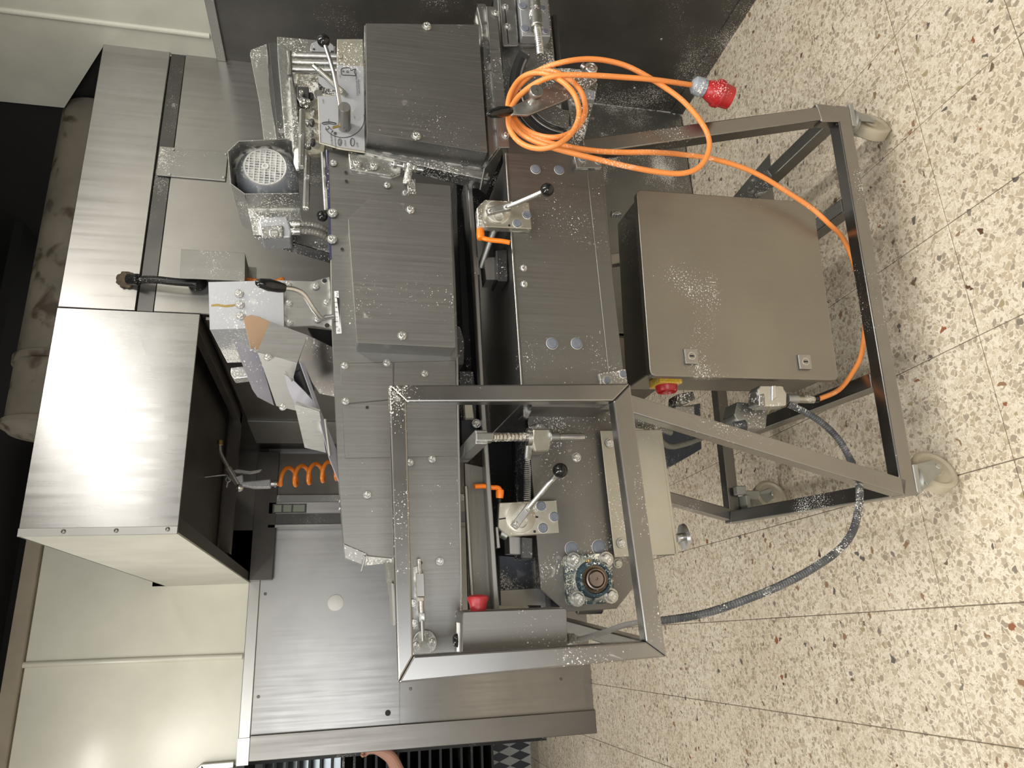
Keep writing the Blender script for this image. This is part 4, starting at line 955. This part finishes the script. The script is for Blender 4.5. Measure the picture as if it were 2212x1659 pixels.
for x, y in ((899, 1394), (934, 1387.5)): bolt(x, y, -.056, .0065, None, ub)

# ---- operator box with emergency stop
ob = prism('operator_box', round_poly([mp(x, y, .03) for x, y in ((1000, 1322), (1224, 1314), (1226, 1402), (998, 1422))], .006), (0, .10, 0), lowm, mc, .0015)
zt = mp(998, 1370, .03).z
e0 = mp(998, 1345, .03); e1 = mp(998, 1418, .03)
box('switch_label', (e1.x + .004, .0, zt - .001), (e0.x - .002, .03, zt + .0015), paper, ob, 0)
lathe('selector_switch', Vector((e1.x + .025, .02, zt + .001)), (0, 0, 1), [(0, .013), (.006, .012), (.009, .009), (.010, 0)], black, ob, 24)
eb = mp(1033, 1321, -.0); 
lathe('emergency_stop', eb, (1, 0, 0), [(-.004, .015), (.002, .0155), (.014, .017), (.024, .0215), (.028, .0205), (.031, .015), (.032, 0)], red2, ob, 28, lab='red emergency stop button')
tk = mp(1233, 1385, -.02)
rod('cable_gland', mp(1224, 1385, -.01), mp(1242, 1384, -.01), px(13.5), hose_g, ob, 18)
tube('grey_cable', [mp(1240, 1384, -.01), mp(1270, 1377, -.015), mp(1310, 1364, -.03), mp(1350, 1350, -.035), mp(1392, 1343, -.035)], px(5.5), hose_g, mc, 12, 6)
rod('hose_end', mp(1386, 1343, -.035), mp(1394, 1343, -.035), px(9), hose, mc)
hp = [(1392, 1343, -.035), (1450, 1338, -.02), (1530, 1323, .0), (1625, 1290, .03), (1700, 1258, .05), (1765, 1222, .06), (1815, 1185, .055), (1843, 1145, .04), (1855, 1095, .02), (1857, 1062, -.0), (1852, 1030, -.05), (1838, 995, -.07), (1812, 950, -.08), (1775, 913, -.085), (1735, 888, -.09), (1703, 873, -.095)]
tube('corrugated_hose', [mp(*p) for p in hp], px(7.5, 0), hose, mc, 12, corr=.13, pitch=.0055)
tube('corrugated_hose', [mp(*p) for p in ((1365, 918, -.20), (1400, 925, -.22), (1440, 962, -.26), (1475, 960, -.28), (1510, 948, -.28), (1560, 930, -.24), (1590, 920, -.2))], px(6, -.2), sheath, mc, 12, corr=.12, pitch=.006)
tube('corrugated_hose', [mp(*p) for p in ((1365, 905, -.16), (1405, 918, -.18), (1450, 935, -.2))], px(6, -.2), sheath, mc, 12, corr=.12, pitch=.006)

# ---- mechanics on the right end
cast = plate('cast_bracket', [(1073, -30), (1182, -30), (1196, 100), (1200, 146), (1228, 146), (1292, 178), (1288, 200), (1262, 300), (1268, 345), (1096, 335)], -.07, .05, steel_heavy, mc, .003)
sl = prism('slotted_plate', round_poly([mp(x, y, -.045) for x, y in ((1077, -30), (1111, -30), (1120, 99), (1087, 99))], .006), (0, .006, 0), steel_dusty, mc, .001)
plate('slot', [(1089, 20), (1092, 20), (1100, 95), (1097, 95)], -.0445, .0008, ink, sl, 0)
for x, y in ((1092, 15), (1096, 57)): bolt(x, y, -.044, .0065, None, sl)
sb = plate('clamp_block', [(1119, -30), (1180, -30), (1190, 78), (1128, 77)], -.03, .03, alu, mc, .002)
for x, y, r in ((1129, 14, 9), (1173, 18, 6), (1134, 62, 9), (1178, 68, 6)): cap(x, y, -.029, px(r), None, sb)
rod('spindle_sleeve', mp(1150, -40, -.01), mp(1159, 60, .01), px(15), zinc, mc, 24)
lathe('spindle_collar', mp(1158, 56, .01), mp(1160, 66, .01) - mp(1158, 56, .01), [(0, px(12)), (.003, px(15)), (.008, px(15)), (.010, px(9))], zinc, mc, 24)
tube('threaded_rod', [mp(1160, 62, .01), mp(1164, 90, .015), mp(1167, 121, .02)], px(8.0), zinc, mc, 14, corr=.16, pitch=.006)
rod('dark_lever', mp(1197, 36, -.10), mp(1207, 150, -.10), px(8.5), steel_dark, mc)
def sector(name, c, r0, r1, a0, a1, d, th, m, par, n=22):
    pts = [mp(c[0] + r1 * cos(radians(a0 + (a1 - a0) * k / n)), c[1] + r1 * sin(radians(a0 + (a1 - a0) * k / n)), d) for k in range(n + 1)]
    pts += [mp(c[0] + r0 * cos(radians(a1 - (a1 - a0) * k / n)), c[1] + r0 * sin(radians(a1 - (a1 - a0) * k / n)), d) for k in range(n + 1)]
    return prism(name, pts, (0, th, 0), m, par, .001)
sc = sector('arc_plate', (1232, 178), 103, 130, 94, 213, -.05, .01, steel_dark, mc)
sector('arc_slot', (1232, 178), 110, 119, 98, 208, -.0495, .0015, ink, sc)
sector('arc_rim', (1232, 178), 106, 110, 98, 208, -.047, .004, steel_clean, sc)
sector('inner_sector', (1232, 178), 60, 98, 92, 150, -.058, .01, steel_heavy, mc)
plate('dark_gap', [(1211, 212), (1226, 212), (1235, 272), (1215, 265)], -.065, .01, steel_dark, mc, .001)
lathe('nylon_disc', mp(1255, 222, -.10), (0, -1, 0), [(0, px(28)), (.02, px(28)), (.021, px(27)), (.021, 0)], nylon, mc, 30)
plate('pivot_block', [(1232, 180), (1288, 196), (1286, 214), (1240, 212)], -.045, .02, alu, mc, .002)
plate('pivot_arm', [(1226, 146), (1262, 150), (1292, 170), (1282, 178), (1232, 172)], -.035, .02, steel_heavy, mc, .002)
lp = plate('adjusting_lever', [(1101, 232), (1141, 213), (1171, 192), (1232, 160), (1284, 150), (1291, 172), (1262, 196), (1209, 221.6), (1141, 249), (1105.4, 247)], .052, .008, steel_dusty, mc, .0015)
lathe('pivot_nut', mp(1274, 153, .052), (0, -1, 0), [(-.06, px(12)), (0, px(16)), (.012, px(15)), (.014, px(12)), (.012, px(9)), (.014, px(4)), (.010, 0)], zinc, lp, 28)
rod('nut_stub', mp(1264, 146, .058), mp(1256, 140, .058), px(7), zinc, lp)
kn0 = mp(1150, 220, .052)
lathe('knob_stem', kn0, (0, -1, 0), [(0, px(11)), (.006, px(9)), (.012, px(8)), (.03, px(8))], zinc, lp, 20)
lathe('round_knob', kn0 + Vector((0, -.026, 0)), (0, -1, 0), [(0, px(14)), (.003, px(15.5)), (.014, px(15.5)), (.016, px(14)), (.016, px(3.5)), (.010, px(3))], steel_clean, lp, 32)
ga, gb = mp(1104, 238.5, .052), mp(1051, 247, .075); gl = (gb - ga).length
lathe('handle_grip', ga, gb - ga, [(-.001, 0), (0, px(8)), (gl * .2, px(11.5)), (gl * .5, px(12.5)), (gl * .85, px(8.5)), (gl * .97, px(4.5)), (gl, 0)], black, lp, 20)

# ---- guard frame
gd = .10
def mit(name, l): return plate(name, l, gd, .032, steel_clean if name == 'guard_tube_top' else tube_m, mc, .0035, 2)
A_, B_, C_, D_ = (840, 832), (860, 1476), (1440, 1419), (1362, 828)
a_, b_, c_, d_ = (878, 868), (893, 1417), (1395, 1386), (1325, 866)
mit('guard_tube', [A_, B_, b_, a_]); mit('guard_tube', [B_, C_, c_, b_]); mit('guard_tube', [C_, D_, d_, c_]); mit('guard_tube', [D_, A_, a_, d_])
vC = mp(1418, 1403, gd); sq('guard_stay', Vector((vC.x, -gd + .033, vC.z)), Vector((vC.x + .02, .60, vC.z)), .03, .03, tube_m, mc, up=(0, 0, 1))
vD = mp(1344, 846, gd); sq('guard_stay', Vector((vD.x, -gd + .033, vD.z)), Vector((vD.x, .0, vD.z)), .03, .03, tube_m, mc, up=(0, 0, 1))

# ================================================================== ORANGE POWER CABLE with red plug
pcab = thing('power_cable', 'orange power cable looped over the black-gripped lever with a red plug', 'cable', ORG + Vector((0, 0, 0)), -YAW)
def cd(x, k=0): return .028 + .052 * min(1, max(0, (x - 1125) / 75)) + k
loop = [(1494, 183.5, .06), (1411, 172), (1348, 167), (1285, 163), (1221.5, 162), (1190, 166), (1152, 183), (1120, 209), (1102, 238), (1098, 262), (1103, 283), (1119, 304), (1142, 317), (1171, 321), (1202, 313), (1228, 295), (1245, 270), (1251, 242), (1243, 209), (1223, 183), (1196, 166), (1171, 158), (1145, 159), (1122, 172), (1104, 199), (1097, 228), (1101, 256), (1120, 284), (1147, 302), (1190, 318), (1240.5, 332), (1285, 343), (1348, 358), (1411, 370), (1468, 375), (1506, 364), (1527, 337), (1532, 304), (1516, 266), (1475, 218), (1424, 181), (1364, 147), (1316, 132), (1269, 127.5), (1221.5, 133), (1177, 146), (1142, 166), (1115, 195), (1105, 225), (1110, 252), (1130, 276), (1162, 292), (1196, 297), (1226, 290), (1250, 272), (1264, 243), (1260, 209), (1244, 183), (1218, 164), (1190, 154), (1158, 155), (1128, 171), (1109, 200), (1101, 232), (1110, 262), (1133, 286), (1177, 306), (1221.5, 316), (1285, 326), (1348, 329), (1411, 329), (1475, 334), (1538, 343), (1601, 361), (1649, 383), (1700, 414.6), (1752, 449), (1790, 483), (1824, 520, -.07), (1850, 590, -.09), (1868, 680, -.09), (1862, 760, -.08), (1843, 803, -.085), (1812, 842, -.095), (1768, 862, -.10)]
cp = []
for i, p in enumerate(loop):
    if len(p) == 3: d = p[2]
    else:
        lay_ = .012 if i < 20 else (.0 if i < 45 else -.012)
        d = cd(p[0], lay_)
        if i > 70: d = .03 - .085 * (i - 70) / 12
    cp.append(mp(p[0], p[1], d))
tube('cable', cp, px(6.4, .05), cable_o, pcab, 12, 5)
# plug
pg0 = mp(1496, 182, .06); pg1 = mp(1600, 220, .055); ax = pg1 - pg0; u_ = px(1, .06)
lathe('plug_gland', pg0 - ax * .02, ax, [(0, 9 * u_), (2 * u_, 14 * u_), (8 * u_, 21 * u_), (20 * u_, 23 * u_), (27 * u_, 23.5 * u_), (28 * u_, 20 * u_), (36 * u_, 21 * u_), (36.2 * u_, 10 * u_)], greyp, pcab, 12, sharp=25, lab='grey cable gland nut')
lathe('plug_body', pg0 + ax.normalized() * 33 * u_, ax, [(0, 18 * u_), (3 * u_, 21 * u_), (18 * u_, 27 * u_), (30 * u_, 30 * u_), (31 * u_, 34 * u_), (36 * u_, 34.5 * u_), (37 * u_, 32 * u_), (40 * u_, 34 * u_), (44 * u_, 34 * u_), (45 * u_, 30 * u_), (72 * u_, 28 * u_), (73 * u_, 25 * u_), (50 * u_, 24 * u_)], red, pcab, 32, cap=False, lab='red five pin plug body')
lathe('plug_insert', pg0 + ax.normalized() * 84 * u_, ax, [(0, 24 * u_), (.001, 0)], red2, pcab, 24)

# ================================================================== AIR GUN on orange coil hose
agp = lambda x, y, dy=0.0: on_y(x, y, 3.2 - dy)
ag0 = agp(470, 1035)
ag = thing('air_gun', 'silver blow gun hanging from a hook under the hood on an orange coiled hose', 'air gun', ag0)
def g(x, y, dy=0.0): return agp(x, y, dy) - ag0
tube('hook', [g(404, 1036), g(440, 1031), g(482, 1026), g(491, 1028), g(495, 1036)], .004, steel, ag, 8, 4)
tube('nozzle', [g(475, 954), g(475, 970), g(478, 982), g(495, 1014)], .008, chrome, ag, 10, 4); rod('nozzle_tip', g(475.5, 951), g(475, 962), .012, tan_w, ag)
rod('valve_body', g(492, 1010), g(518, 1052), .014, chrome, ag); ball('valve_cap', g(517, 1053), .018, chrome, ag)
prism('gun_body', [g(505, 1030, .012), g(524, 1024, .012), (g(525, 1040, .012)), g(584, 1034, .012), g(585, 1053, .012), g(548, 1054, .012), g(522, 1049, .012)], (0, .03, 0), alu, ag, .005, 2)
prism('trigger', [g(503, 1016, .008), g(512, 1013, .008), (g(540, 1017, .008)), g(566, 1013, .008), g(560, 1019, .008), g(540, 1023, .008), g(510, 1022, .008)], (0, .016, 0), steel_clean, ag, .002)
tube('ring', [g(493 + 5 * cos(t), 1036 + 5 * sin(t)) for t in [k * .7 for k in range(10)]], .0025, steel, ag, 6, 2)
rod('pin', g(492, 1040), g(489, 1053), .004, steel, ag)
rod('hose_fitting', g(585, 1045), g(599, 1045), .010, chrome, ag); rod('hose_fitting', g(593, 1045), g(597, 1045), .016, steel_clean, ag)
cc = []
for i in range(97):
    t = i / 96; x = 612 + t * 122; y = 1032 - t * 18; an = t * 2 * pi * 4.15 + 2.1
    c = g(x, y); cc.append(c + Vector((-sin(an) * .040, cos(an) * .034, -cos(an) * .014)))
tube('coil_hose', [g(597, 1045), g(604, 1046)] + cc, .0088, coil_o, ag, 12, 2)

patch_ = tag(prism('dark_floor_patch', [on_z(x, y, .001) for x, y in ((1390, 905), (1470, 880), (1512, 872), (1515, 970), (1490, 985), (1442, 1012), (1400, 1010))], (0, 0, .003), mat('dark_patch_grey', (.065, .07, .08), .3, .5, .25, .1), None, .001), 'flat dark grey patch on the floor behind the wheeled frame', 'mat')  # thin dark grey patch lying on the floor
patch_.location.z = .0
